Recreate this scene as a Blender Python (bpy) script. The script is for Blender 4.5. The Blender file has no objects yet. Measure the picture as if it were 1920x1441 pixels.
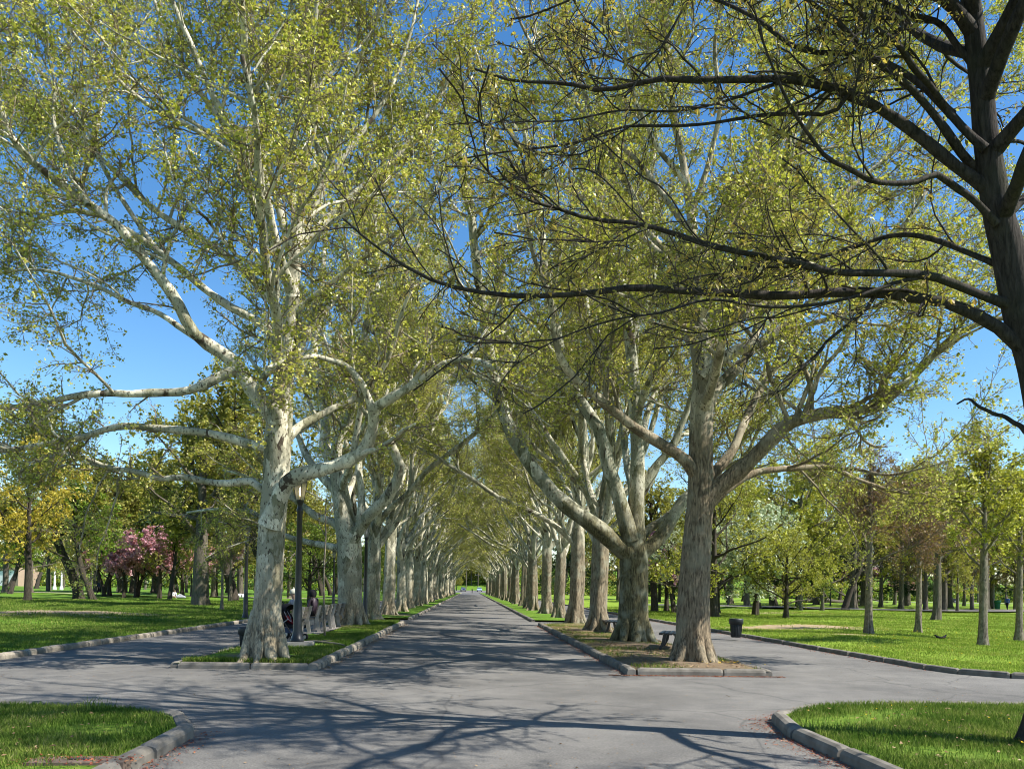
import bpy, math, random
import numpy as np
from mathutils import Matrix, Vector
rng = np.random.default_rng(11)
random.seed(5)
scene = bpy.context.scene
COL = scene.collection
R_ = math.radians
# ------------------------------------------------------------------ camera
F = 1500.0                       # focal length in photo pixels (photo 1920 wide)
EYE = 1.65
PITCH, YAW, ROLL = R_(0.5), R_(2.97), R_(1.0)
CY = 1105.0 - F * math.tan(PITCH) - 1.0
cam_d = bpy.data.cameras.new('camera'); cam = bpy.data.objects.new('camera', cam_d); COL.objects.link(cam)
cam_d.sensor_fit = 'HORIZONTAL'; cam_d.sensor_width = 36.0; cam_d.lens = 36.0 * F / 1920
cam_d.shift_y = (CY - 720.5) / 1920.0
cam_d.clip_start = 0.1; cam_d.clip_end = 6000
CM = Matrix.Rotation(-YAW, 4, 'Z') @ Matrix.Rotation(math.pi / 2 + PITCH, 4, 'X') @ Matrix.Rotation(ROLL, 4, 'Z')
cam.matrix_world = Matrix.Translation((0, 0, EYE)) @ CM
scene.camera = cam
CR = np.array(CM.to_3x3())
def ray(x, y):
    return CR @ np.array([(x - 960.0) / F, -(y - CY) / F, -1.0])
def gnd(x, y, z=0.0):
    d = ray(x, y); t = (z - EYE) / d[2]
    return np.array([0, 0, EYE]) + d * t
def at(x, y, Y):
    d = ray(x, y); return np.array([0, 0, EYE]) + d * (Y / d[1])
# ------------------------------------------------------------------ materials
def newmat(name):
    m = bpy.data.materials.new(name); m.use_nodes = True
    nt = m.node_tree; nt.nodes.clear()
    out = nt.nodes.new('ShaderNodeOutputMaterial')
    return m, nt, out
def N(nt, t, **kw):
    n = nt.nodes.new('ShaderNode' + t)
    for k, v in kw.items():
        if k[0] == 'i' and k[1:].isdigit(): n.inputs[int(k[1:])].default_value = v
        elif k in n.inputs.keys(): n.inputs[k].default_value = v
        else: setattr(n, k, v)
    return n
def ramp(nt, fac, stops, interp='LINEAR'):
    r = nt.nodes.new('ShaderNodeValToRGB'); r.color_ramp.interpolation = interp
    e = r.color_ramp.elements
    while len(e) < len(stops): e.new(0.5)
    for el, (p, c) in zip(e, stops):
        el.position = p; el.color = (*c, 1) if len(c) == 3 else c
    nt.links.new(fac, r.inputs[0]); return r.outputs[0]
def noise(nt, vec, scale, detail=4, rough=.55, dist=0):
    n = N(nt, 'TexNoise', Scale=scale, Detail=detail, Roughness=rough, Distortion=dist)
    nt.links.new(vec, n.inputs['Vector']); return n.outputs['Fac']
def mixc(nt, f, a, b, mode='MIX'):
    m = N(nt, 'Mix', data_type='RGBA', blend_type=mode)
    for s, v in ((m.inputs[0], f), (m.inputs[6], a), (m.inputs[7], b)):
        if isinstance(v, (int, float)): s.default_value = v
        elif isinstance(v, tuple): s.default_value = (*v, 1)
        else: nt.links.new(v, s)
    return m.outputs[2]
def bump(nt, h, strength, dist=.02):
    b = N(nt, 'Bump', Strength=strength, Distance=dist); nt.links.new(h, b.inputs['Height']); return b.outputs[0]
def ocoord(nt, scale=(1, 1, 1)):
    t = N(nt, 'TexCoord'); mp = N(nt, 'Mapping'); mp.inputs['Scale'].default_value = scale
    nt.links.new(t.outputs['Object'], mp.inputs[0]); return mp.outputs[0]
def princ(nt, out, col, rough=.85, normal=None, spec=.3, metal=0):
    p = N(nt, 'BsdfPrincipled'); p.inputs['Roughness'].default_value = rough
    p.inputs['Specular IOR Level'].default_value = spec; p.inputs['Metallic'].default_value = metal
    if isinstance(col, tuple): p.inputs['Base Color'].default_value = (*col, 1)
    else: nt.links.new(col, p.inputs['Base Color'])
    if normal is not None: nt.links.new(normal, p.inputs['Normal'])
    nt.links.new(p.outputs[0], out.inputs[0]); return p
def simple(name, col, rough=.7, spec=.3, metal=0, var=.25, scale=9):
    m, nt, out = newmat(name); v = ocoord(nt)
    n = noise(nt, v, scale, 5)
    c = ramp(nt, n, [(.25, tuple(x * (1 - var) for x in col)), (.75, tuple(min(1, x * (1 + var)) for x in col))])
    princ(nt, out, c, rough, bump(nt, noise(nt, v, scale * 4), .15, .01), spec, metal); return m
def bark_plane(name, pale, mid, olive, dark, low=None, z0=2.5, z1=6.0, shift=0.0, amount=1.0):
    m, nt, out = newmat(name)
    v = ocoord(nt, (1, 1, .45))
    n1 = noise(nt, v, 3.1 + shift, 5, .62, .6); n2 = noise(nt, v, 8.5, 4, .6, .3); n3 = noise(nt, v, 24, 3, .6)
    dv = N(nt, 'TexNoise', Scale=4.5, Detail=4, Roughness=.65); nt.links.new(v, dv.inputs[0])
    wv = N(nt, 'Mix', data_type='VECTOR', i0=.26); nt.links.new(v, wv.inputs[4]); nt.links.new(dv.outputs['Color'], wv.inputs[5])
    vo = N(nt, 'TexVoronoi', Scale=5.2 + shift); nt.links.new(wv.outputs[1], vo.inputs['Vector'])
    sp = N(nt, 'SeparateColor'); nt.links.new(vo.outputs['Color'], sp.inputs[0])
    lighter = tuple(min(1, x * 1.28) for x in pale)
    c = ramp(nt, sp.outputs[0], [(0, olive), (.17, mid), (.40, pale), (.72, lighter), (.86, mid), (.95, dark)], 'CONSTANT')
    c = mixc(nt, ramp(nt, n1, [(.40, (.75, .75, .75)), (.52, (0, 0, 0))]), c, mid)
    c = mixc(nt, ramp(nt, n2, [(.55, (0, 0, 0)), (.60, (.75 * amount,) * 3)]), c, mid)
    c = mixc(nt, ramp(nt, n3, [(.585, (0, 0, 0)), (.63, (.95 * amount,) * 3)]), c, dark)
    h = n2
    if low:
        vz = ocoord(nt, (1, 1, .16)); g = noise(nt, vz, 26, 5, .7, .4); g2 = noise(nt, ocoord(nt), 2.2, 4)
        lc = ramp(nt, g, [(.36, tuple(x * .32 for x in low)), (.50, low), (.64, tuple(min(1, x * 1.95) for x in low))])
        lc = mixc(nt, ramp(nt, g2, [(.5, (0, 0, 0)), (.64, (.6, .6, .6))]), lc, mid)
        t = N(nt, 'TexCoord'); sx = N(nt, 'SeparateXYZ'); nt.links.new(t.outputs['Object'], sx.inputs[0])
        mr = N(nt, 'MapRange'); mr.inputs[1].default_value = z0; mr.inputs[2].default_value = z1
        ad = N(nt, 'Math', operation='MULTIPLY_ADD'); nt.links.new(g2, ad.inputs[0]); ad.inputs[1].default_value = 3.2
        nt.links.new(sx.outputs[2], ad.inputs[2])
        sb = N(nt, 'Math', operation='SUBTRACT'); nt.links.new(ad.outputs[0], sb.inputs[0]); sb.inputs[1].default_value = 1.6
        nt.links.new(sb.outputs[0], mr.inputs[0])
        c = mixc(nt, mr.outputs[0], lc, c)
        hm = N(nt, 'Mix'); nt.links.new(mr.outputs[0], hm.inputs[0]); nt.links.new(g, hm.inputs[2]); nt.links.new(n2, hm.inputs[3]); h = hm.outputs[0]
    princ(nt, out, c, .88, bump(nt, h, .7, .03), .2); return m
def bark_rough(name, col, stretch=.14, scale=22):
    m, nt, out = newmat(name); v = ocoord(nt, (1, 1, stretch))
    g = noise(nt, v, scale, 6, .7, .5); g2 = noise(nt, ocoord(nt), 2, 4)
    c = ramp(nt, g, [(.33, tuple(x * .35 for x in col)), (.5, col), (.72, tuple(min(1, x * 1.75) for x in col))])
    c = mixc(nt, ramp(nt, g2, [(.45, (0, 0, 0)), (.7, (.45, .45, .45))]), c, (col[0] * .9, col[1] * 1.15, col[2] * .7))
    princ(nt, out, c, .92, bump(nt, g, 1.0, .04), .15); return m
def leafmat(name, stops, trans=.42, gloss=.035):
    m, nt, out = newmat(name)
    g = N(nt, 'NewGeometry'); c = ramp(nt, g.outputs['Random Per Island'], stops)
    d = N(nt, 'BsdfDiffuse'); t = N(nt, 'BsdfTranslucent'); gl = N(nt, 'BsdfGlossy', Roughness=.42)
    nt.links.new(c, d.inputs[0])
    tc = mixc(nt, 1.0, c, (1.0, 1.0, .55), 'MULTIPLY'); nt.links.new(tc, t.inputs[0])
    m1 = N(nt, 'MixShader', i0=trans); nt.links.new(d.outputs[0], m1.inputs[1]); nt.links.new(t.outputs[0], m1.inputs[2])
    m2 = N(nt, 'MixShader', i0=gloss); nt.links.new(m1.outputs[0], m2.inputs[1]); nt.links.new(gl.outputs[0], m2.inputs[2])
    nt.links.new(m2.outputs[0], out.inputs[0]); return m
M = {}
PALE, MID, OLV, DRK = (.50, .465, .345), (.29, .28, .20), (.15, .148, .085), (.065, .05, .034)
M['bark_pale'] = bark_plane('plane_bark_pale', PALE, MID, OLV, DRK)
M['bark_left'] = bark_plane('plane_bark_cream', (.52, .485, .365), (.30, .285, .205), (.155, .15, .09), (.06, .046, .032), low=(.25, .205, .135), z0=.2, z1=2.6, shift=.4)
M['bark_brown'] = bark_plane('plane_bark_brown', (.50, .445, .325), (.27, .24, .165), (.14, .125, .075), DRK, low=(.165, .128, .082), z0=4.0, z1=6.0)
M['bark_moss'] = bark_plane('plane_bark_mossy', (.48, .465, .36), (.27, .27, .19), (.13, .13, .07), DRK, low=(.10, .088, .046), z0=3.0, z1=5.0, shift=.8)
M['bark_row'] = bark_plane('plane_bark_flaky', PALE, MID, OLV, DRK, low=(.17, .138, .09), z0=2.6, z1=5.2, shift=-.5)
M['bark_oak'] = bark_rough('oak_bark', (.052, .044, .038))
M['bark_grey'] = bark_rough('grey_bark', (.115, .098, .078))
M['bark_dark'] = bark_rough('dark_bark', (.055, .045, .035))
M['bark_young'] = bark_rough('young_bark', (.17, .145, .115), .5, 14)
M['twig'] = simple('twig_bark', (.20, .165, .115), .9, .1)
M['twig_dark'] = simple('dark_twig_bark', (.06, .05, .04), .9, .1)
M['twig_red'] = simple('budding_twig_bark', (.20, .115, .085), .9, .1)
M['leaf_plane'] = leafmat('plane_leaf', [(0, (.18, .21, .03)), (.3, (.41, .435, .065)), (.7, (.62, .61, .14)), (.93, (.66, .60, .22)), (1, (.46, .34, .12))], .36)
M['leaf_oak'] = leafmat('oak_leaf', [(0, (.24, .22, .045)), (.5, (.42, .35, .08)), (.85, (.55, .43, .13)), (1, (.36, .22, .07))], .5)
M['leaf_olive'] = leafmat('olive_leaf', [(0, (.20, .20, .03)), (.5, (.37, .355, .065)), (1, (.50, .46, .115))])
M['leaf_green'] = leafmat('green_leaf', [(0, (.10, .18, .02)), (.5, (.21, .31, .03)), (1, (.33, .42, .06))])
M['leaf_bright'] = leafmat('bright_leaf', [(0, (.22, .235, .03)), (.5, (.40, .40, .06)), (1, (.56, .54, .12))])
M['leaf_dark'] = leafmat('evergreen_leaf', [(0, (.015, .042, .012)), (.5, (.03, .075, .02)), (1, (.06, .11, .028))], .2)
M['leaf_yellow'] = leafmat('yellow_catkin', [(0, (.40, .31, .03)), (.5, (.60, .48, .055)), (1, (.68, .57, .11))])
M['leaf_bud'] = leafmat('bronze_bud', [(0, (.15, .10, .045)), (.5, (.24, .15, .075)), (1, (.26, .22, .07))])
M['leaf_pink'] = leafmat('pink_blossom', [(0, (.48, .20, .27)), (.5, (.68, .36, .44)), (1, (.80, .56, .60))], .4)
M['leaf_mauve'] = leafmat('mauve_blossom', [(0, (.44, .20, .42)), (1, (.62, .38, .56))], .4)
M['leaf_white'] = leafmat('white_blossom', [(0, (.36, .44, .26)), (.5, (.55, .62, .44)), (1, (.72, .76, .62))], .3)
M['metal_black'] = simple('black_painted_metal', (.012, .013, .014), .38, .5, 0, .3, 12)
M['concrete'] = simple('concrete', (.30, .28, .25), .9, .2, 0, .22, 6)
M['concrete_dark'] = simple('weathered_concrete', (.22, .20, .175), .9, .2, 0, .3, 8)
M['wood_slat'] = simple('weathered_slat', (.13, .115, .095), .8, .2, 0, .3, 14)
M['bin_black'] = simple('dark_bin', (.014, .017, .02), .5, .4)
M['bin_green'] = simple('green_bin', (.015, .14, .07), .5, .4)
M['white_paint'] = simple('white_paint', (.75, .75, .74), .6, .3, 0, .06)
M['brick_tan'] = simple('tan_brick', (.33, .24, .17), .9)
M['skin'] = simple('skin', (.42, .26, .18), .6, .3, 0, .1)
M['cloth_purple'] = simple('plum_jacket', (.030, .018, .027), .55, .35)
M['cloth_black'] = simple('black_cloth', (.012, .012, .015), .9, .2)
M['cloth_grey'] = simple('grey_sweatshirt', (.27, .28, .33), .9, .2)
M['cloth_white'] = simple('white_cloth', (.70, .70, .70), .9, .2, 0, .1)
M['cloth_blue'] = simple('blue_cloth', (.05, .10, .26), .9, .2)
M['cloth_jean'] = simple('jean_cloth', (.05, .065, .11), .9, .2)
M['knit'] = simple('pale_knit', (.42, .42, .34), .95, .2)
M['cloth_red'] = simple('red_fabric', (.13, .012, .016), .8, .2)
M['hair'] = simple('dark_hair', (.015, .011, .009), .6, .4)
M['rubber'] = simple('rubber', (.015, .015, .016), .8, .2)
M['steel'] = simple('steel_tube', (.35, .36, .38), .35, .5, .8)
M['paint_navy'] = simple('navy_paint', (.012, .02, .07), .25, .6, 0, .1)
M['paint_pale'] = simple('pale_blue_paint', (.40, .52, .66), .3, .6, 0, .1)
M['paint_dark'] = simple('dark_paint', (.015, .018, .02), .25, .6, 0, .1)
M['car_glass'] = simple('car_glass', (.06, .08, .10), .1, .8, 0, .1)
M['light_white'] = simple('headlight_lens', (.7, .7, .7), .2, .6, 0, .1)
M['light_red'] = simple('tail_light_lens', (.45, .01, .01), .3, .6, 0, .1)
M['pole_wood'] = bark_rough('weathered_pole', (.12, .10, .08))
def bulb_mat():
    m, nt, out = newmat('lamp_bulb'); e = N(nt, 'Emission'); e.inputs[0].default_value = (1, .72, .36, 1); e.inputs[1].default_value = 4
    nt.links.new(e.outputs[0], out.inputs[0]); return m
M['bulb'] = bulb_mat()
def glass_mat():
    m, nt, out = newmat('frosted_lamp_glass')
    d = N(nt, 'BsdfTranslucent'); d.inputs[0].default_value = (.42, .41, .39, 1)
    t = N(nt, 'BsdfTransparent'); g = N(nt, 'BsdfGlossy', Roughness=.15)
    a = N(nt, 'MixShader', i0=.5); nt.links.new(d.outputs[0], a.inputs[1]); nt.links.new(t.outputs[0], a.inputs[2])
    b = N(nt, 'MixShader', i0=.10); nt.links.new(a.outputs[0], b.inputs[1]); nt.links.new(g.outputs[0], b.inputs[2])
    nt.links.new(b.outputs[0], out.inputs[0]); return m
M['lamp_glass'] = glass_mat()
def asphalt(name, base, scale=1.0):
    m, nt, out = newmat(name); v = ocoord(nt)
    big = noise(nt, v, .30 * scale, 6, .7); med = noise(nt, v, 1.7, 5, .65); fine = noise(nt, v, 42, 5, .85); agg = noise(nt, v, 190, 2, .7)
    c = ramp(nt, big, [(.34, tuple(x * .70 for x in base)), (.52, base), (.66, tuple(x * 1.22 for x in base))])
    c = mixc(nt, .55, c, ramp(nt, med, [(.3, (.36, .36, .37)), (.7, (.66, .65, .63))]), 'OVERLAY')
    c = mixc(nt, .75, c, ramp(nt, fine, [(.30, (.10, .10, .10)), (.5, (.5, .5, .5)), (.70, (.92, .91, .88))]), 'OVERLAY')
    c = mixc(nt, ramp(nt, agg, [(.63, (0, 0, 0)), (.70, (.8, .8, .8))]), c, (.46, .44, .41))
    # worn cracks
    vo = N(nt, 'TexVoronoi', feature='DISTANCE_TO_EDGE', Scale=.34); wv = N(nt, 'Mix', data_type='VECTOR', i0=.30)
    nz = N(nt, 'TexNoise', Scale=1.1, Detail=5); nt.links.new(v, nz.inputs[0])
    nt.links.new(v, wv.inputs[4]); nt.links.new(nz.outputs['Color'], wv.inputs[5]); nt.links.new(wv.outputs[1], vo.inputs['Vector'])
    c = mixc(nt, ramp(nt, vo.outputs[0], [(0, (.55, .55, .55)), (.006, (0, 0, 0))]), c, (.05, .05, .05))
    princ(nt, out, c, .9, bump(nt, fine, .6, .008), .25); return m
M['asphalt'] = asphalt('asphalt', (.138, .132, .121))
M['path_asphalt'] = asphalt('path_asphalt', (.162, .151, .133))
def grass_ground(name, dark, mid, light, dirt=(.27, .19, .12), blobs=(), soil=.70, mixy=.9):
    m, nt, out = newmat(name); t = N(nt, 'TexCoord'); v = t.outputs['Object']
    n0 = noise(nt, v, .16, 4, .6); n1 = noise(nt, v, 1.1, 6, .65); n2 = noise(nt, v, 9, 5, .7); n3 = noise(nt, v, 60, 3, .7)
    c = ramp(nt, n2, [(.3, dark), (.5, mid), (.72, light)])
    c = mixc(nt, .6, c, ramp(nt, n1, [(.3, (.34, .38, .30)), (.7, (.64, .62, .58))]), 'OVERLAY')
    c = mixc(nt, .5, c, ramp(nt, n0, [(.3, (.40, .44, .34)), (.7, (.62, .58, .5))]), 'OVERLAY')
    c = mixc(nt, .6, c, ramp(nt, n3, [(.3, (.25, .25, .25)), (.7, (.75, .75, .7))]), 'OVERLAY')
    dc = ramp(nt, n2, [(.3, tuple(x * .75 for x in dirt)), (.7, tuple(x * 1.2 for x in dirt))])
    c = mixc(nt, ramp(nt, n1, [(soil, (0, 0, 0)), (soil + .09, (.75, .75, .75))]), c, dc)
    for (bx, by, sx, sy) in blobs:
        mp = N(nt, 'Mapping'); mp.inputs['Location'].default_value = (-bx / sx, -by / sy, 0); mp.inputs['Scale'].default_value = (1 / sx, 1 / sy, 0)
        nt.links.new(v, mp.inputs[0]); ln = N(nt, 'VectorMath', operation='LENGTH'); nt.links.new(mp.outputs[0], ln.inputs[0])
        a = N(nt, 'Math', operation='MULTIPLY_ADD'); nt.links.new(n1, a.inputs[0]); a.inputs[1].default_value = -1.6; nt.links.new(ln.outputs[1], a.inputs[2])
        c = mixc(nt, ramp(nt, a.outputs[0], [(.0, (mixy,) * 3), (.35, (0, 0, 0))]), c, dc)
    princ(nt, out, c, .95, bump(nt, n3, .6, .03), .1); return m
GD, GM, GL = (.045, .10, .014), (.10, .185, .022), (.19, .27, .05)
def blademat(name, a, b):
    m, nt, out = newmat(name); g = N(nt, 'NewGeometry'); v = ocoord(nt)
    n = noise(nt, v, 1.1, 6, .72)
    c = mixc(nt, ramp(nt, n, [(.40, (0, 0, 0)), (.60, (1, 1, 1))]), ramp(nt, g.outputs['Random Per Island'], a), ramp(nt, g.outputs['Random Per Island'], b))
    d = N(nt, 'BsdfDiffuse'); t = N(nt, 'BsdfTranslucent'); nt.links.new(c, d.inputs[0]); nt.links.new(c, t.inputs[0])
    m1 = N(nt, 'MixShader', i0=.35); nt.links.new(d.outputs[0], m1.inputs[1]); nt.links.new(t.outputs[0], m1.inputs[2]); nt.links.new(m1.outputs[0], out.inputs[0]); return m
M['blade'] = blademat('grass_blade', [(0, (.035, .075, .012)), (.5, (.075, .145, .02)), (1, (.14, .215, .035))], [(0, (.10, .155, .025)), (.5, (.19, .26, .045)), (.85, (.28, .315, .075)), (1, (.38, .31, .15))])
M['blade_light'] = blademat('yellow_green_grass_blade', [(0, (.09, .16, .018)), (.5, (.17, .265, .03)), (1, (.25, .34, .05))], [(0, (.16, .22, .03)), (.5, (.28, .345, .055)), (.85, (.37, .40, .09)), (1, (.45, .38, .17))])  # paler, yellower blade colours for the right lawn
M['bark_limb'] = bark_plane('plane_limb_bark', (.56, .525, .405), (.36, .345, .255), (.20, .195, .12), DRK, shift=1.1)
# ------------------------------------------------------------------ mesh builder
class MB:
    def __init__(s): s.v = []; s.q = []; s.t = []; s.qm = []; s.tm = []; s.n = 0
    def add(s, V, Q=None, T=None, m=0):
        V = np.asarray(V, float).reshape(-1, 3)
        if Q is not None and len(Q): Q = np.asarray(Q, np.int64); s.q.append(Q + s.n); s.qm.append(np.full(len(Q), m))
        if T is not None and len(T): T = np.asarray(T, np.int64); s.t.append(T + s.n); s.tm.append(np.full(len(T), m))
        s.v.append(V); s.n += len(V); return s
    def box(s, lo, hi, m=0, rz=0, c=(0, 0)):
        x0, y0, z0 = lo; x1, y1, z1 = hi
        V = np.array([(x, y, z) for z in (z0, z1) for (x, y) in ((x0, y0), (x1, y0), (x1, y1), (x0, y1))], float)
        if rz:
            a, b = math.cos(rz), math.sin(rz); X = V[:, 0] - c[0]; Y = V[:, 1] - c[1]
            V[:, 0] = c[0] + a * X - b * Y; V[:, 1] = c[1] + b * X + a * Y
        return s.add(V, [(0, 3, 2, 1), (4, 5, 6, 7), (0, 1, 5, 4), (1, 2, 6, 5), (2, 3, 7, 6), (3, 0, 4, 7)], m=m)
    def prism(s, poly, ax, a, b, m=0):
        """poly: 2-D outline, swept along axis ax ('x','y','z') from a to b"""
        n = len(poly); V = []
        for w in (a, b):
            for (p, q) in poly: V.append({'x': (w, p, q), 'y': (p, w, q), 'z': (p, q, w)}[ax])
        s.add(V, [(i, (i + 1) % n, n + (i + 1) % n, n + i) for i in range(n)], m=m)
        c0 = np.mean(np.array(V[:n]), 0); c1 = np.mean(np.array(V[n:]), 0)
        s.add(V[:n] + [c0], None, [(i, n, (i + 1) % n) for i in range(n)], m=m)
        return s.add(V[n:] + [c1], None, [(i, (i + 1) % n, n) for i in range(n)], m=m)
    def lathe(s, prof, n=20, m=0, c=(0, 0, 0), cap=True):
        a = np.arange(n) * 2 * math.pi / n; V = []
        for (r, z) in prof: V.append(np.stack([c[0] + r * np.cos(a), c[1] + r * np.sin(a), np.full(n, c[2] + z)], 1))
        k = len(prof); Q = [(i * n + j, i * n + (j + 1) % n, (i + 1) * n + (j + 1) % n, (i + 1) * n + j) for i in range(k - 1) for j in range(n)]
        s.add(np.concatenate(V), Q, m=m)
        if cap:
            for i, f in ((0, 1), (k - 1, -1)):
                T = [(j, n, (j + 1) % n)[::f] for j in range(n)]
                s.add(np.concatenate([V[i], [[c[0], c[1], c[2] + prof[i][1]]]]), None, T, m=m)
        return s
    def tubes(s, P, R, sides=6, m=0, ref=None):
        P = np.asarray(P, float); R = np.asarray(R, float)
        if P.ndim == 2: P = P[None]; R = R[None]
        n, K, _ = P.shape
        if n == 0: return s
        T = np.gradient(P, axis=1); T /= np.linalg.norm(T, axis=2, keepdims=True) + 1e-9
        if ref is None:
            r = rng.normal(size=(n, 3)); d = P[:, -1] - P[:, 0]; d /= np.linalg.norm(d, axis=1, keepdims=True) + 1e-9
            r -= (r * d).sum(1, keepdims=True) * d
        else: r = np.tile(np.asarray(ref, float), (n, 1))
        U = r[:, None] - (T * r[:, None]).sum(2, keepdims=True) * T; U /= np.linalg.norm(U, axis=2, keepdims=True) + 1e-9
        W = np.cross(T, U); a = np.arange(sides) * 2 * math.pi / sides
        V = P[:, :, None] + R[:, :, None, None] * (np.cos(a)[None, None, :, None] * U[:, :, None] + np.sin(a)[None, None, :, None] * W[:, :, None])
        k, j = np.meshgrid(np.arange(K - 1), np.arange(sides), indexing='ij'); j2 = (j + 1) % sides
        q = np.stack([k * sides + j, k * sides + j2, (k + 1) * sides + j2, (k + 1) * sides + j], 2).reshape(-1, 4)
        Q = (q[None] + (np.arange(n) * K * sides)[:, None, None]).reshape(-1, 4)
        s.add(V.reshape(-1, 3), Q, m=m)
        e = (np.arange(n) * K * sides)[:, None] + (K - 1) * sides + np.arange(sides)[None]      # closed tip
        if sides == 4: s.q.append(e + s.n - n * K * sides); s.qm.append(np.full(n, m))
        elif sides == 3: s.t.append(e + s.n - n * K * sides); s.tm.append(np.full(n, m))
        else:
            tips = V[:, -1].mean(1); base = s.n - n * K * sides
            i0 = s.n; s.v.append(tips); s.n += n
            jj = np.arange(sides); tt = np.stack([np.repeat(e, 1, 1), np.roll(e, -1, 1), np.zeros_like(e)], 2) + base
            tt[:, :, 2] = (i0 + np.arange(n))[:, None]; s.t.append(tt.reshape(-1, 3)); s.tm.append(np.full(n * sides, m))
        return s
    def build(s, name, mats, parent=None, smooth=True, link=True):
        me = bpy.data.meshes.new(name)
        V = np.concatenate(s.v) if s.v else np.zeros((0, 3))
        Q = np.concatenate(s.q) if s.q else np.zeros((0, 4), int); T = np.concatenate(s.t) if s.t else np.zeros((0, 3), int)
        mi = np.concatenate((s.qm or [np.zeros(0)]) + (s.tm or [np.zeros(0)])).astype(np.int32)
        me.vertices.add(len(V)); me.vertices.foreach_set('co', V.astype(np.float32).ravel())
        L = np.concatenate([Q.ravel(), T.ravel()]).astype(np.int32)
        me.loops.add(len(L)); me.loops.foreach_set('vertex_index', L)
        st = np.concatenate([np.arange(len(Q)) * 4, len(Q) * 4 + np.arange(len(T)) * 3]).astype(np.int32)
        me.polygons.add(len(st)); me.polygons.foreach_set('loop_start', st)
        me.polygons.foreach_set('material_index', mi)
        me.polygons.foreach_set('use_smooth', np.full(len(st), bool(smooth)))
        for m in (mats if isinstance(mats, (list, tuple)) else [mats]): me.materials.append(m)
        me.update(calc_edges=True)
        o = bpy.data.objects.new(name, me); COL.objects.link(o)
        if parent is not None: o.parent = parent
        return o
def tag(o, label=None, cat=None, group=None, kind=None):
    if label: o['label'] = label
    if cat: o['category'] = cat
    if group: o['group'] = group
    if kind: o['kind'] = kind
    return o
def thing(name, label, cat, loc, rz=0, group=None, sc=1.0):
    o = bpy.data.objects.new(name, None); COL.objects.link(o); o.empty_display_size = .2
    o.location = [float(x) for x in loc]; o.rotation_euler = (0, 0, rz); o.scale = (sc, sc, sc)
    return tag(o, label, cat, group)
KIDS = {}
def dup(root, loc, rz=0, sc=1.0, label=None, group=None, swap=None):
    """copy of a thing with its parts and sub-parts; swap: {material: other material} set on the copies"""
    if root.name not in KIDS:
        KIDS[root.name] = [(c, list(c.children)) for c in root.children]
    def cp(o, par):
        c = o.copy(); COL.objects.link(c); c.parent = par
        if swap and o.type == 'MESH':
            for sl in c.material_slots:
                if sl.material and sl.material.name in swap:
                    w = swap[sl.material.name]; sl.link = 'OBJECT'; sl.material = w
        return c
    r = root.copy(); COL.objects.link(r)
    r.location = [float(x) for x in loc]; r.rotation_euler = (0, 0, rz); r.scale = (sc,) * 3 if np.isscalar(sc) else sc
    if label: r['label'] = label
    if group: r['group'] = group
    for c, gs in KIDS[root.name]:
        k = cp(c, r)
        for g in gs: cp(g, k)
    return r
# ------------------------------------------------------------------ tree growing
def nrm(a): return a / (np.linalg.norm(a, axis=-1, keepdims=True) + 1e-9)
def cat_rom(A, K):
    A = np.asarray(A, float); d = np.r_[0, np.cumsum(np.linalg.norm(np.diff(A[:, :3], axis=0), axis=1) + 1e-6)]
    s = np.linspace(0, d[-1], K); i = np.clip(np.searchsorted(d, s, 'right') - 1, 0, len(A) - 2)
    u = ((s - d[i]) / (d[i + 1] - d[i]))[:, None]
    E = np.vstack([2 * A[0] - A[1], A, 2 * A[-1] - A[-2]]); p0, p1, p2, p3 = E[i], E[i + 1], E[i + 2], E[i + 3]
    return .5 * (2 * p1 + (p2 - p0) * u + (2 * p0 - 5 * p1 + 4 * p2 - p3) * u ** 2 + (3 * p1 - p0 - 3 * p2 + p3) * u ** 3)
def wobble(K, n=3, seed=None):
    t = np.linspace(0, 1, K); w = np.zeros((K, 3))
    for _ in range(n):
        f = rng.uniform(1, 5); w += np.sin(2 * math.pi * (f * t[:, None] + rng.random(3))) * rng.normal(size=3) / f
    return w * np.minimum(1, t / .15)[:, None]
def walk(S, D, L, K, wob, trop):
    n = len(S); P = np.zeros((n, K, 3)); P[:, 0] = S; d = nrm(D); seg = (L / (K - 1))[:, None]
    for k in range(1, K):
        d = nrm(d + wob * rng.normal(size=(n, 3)) + np.array([0, 0, trop]))
        P[:, k] = P[:, k - 1] + d * seg
    return P
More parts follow.
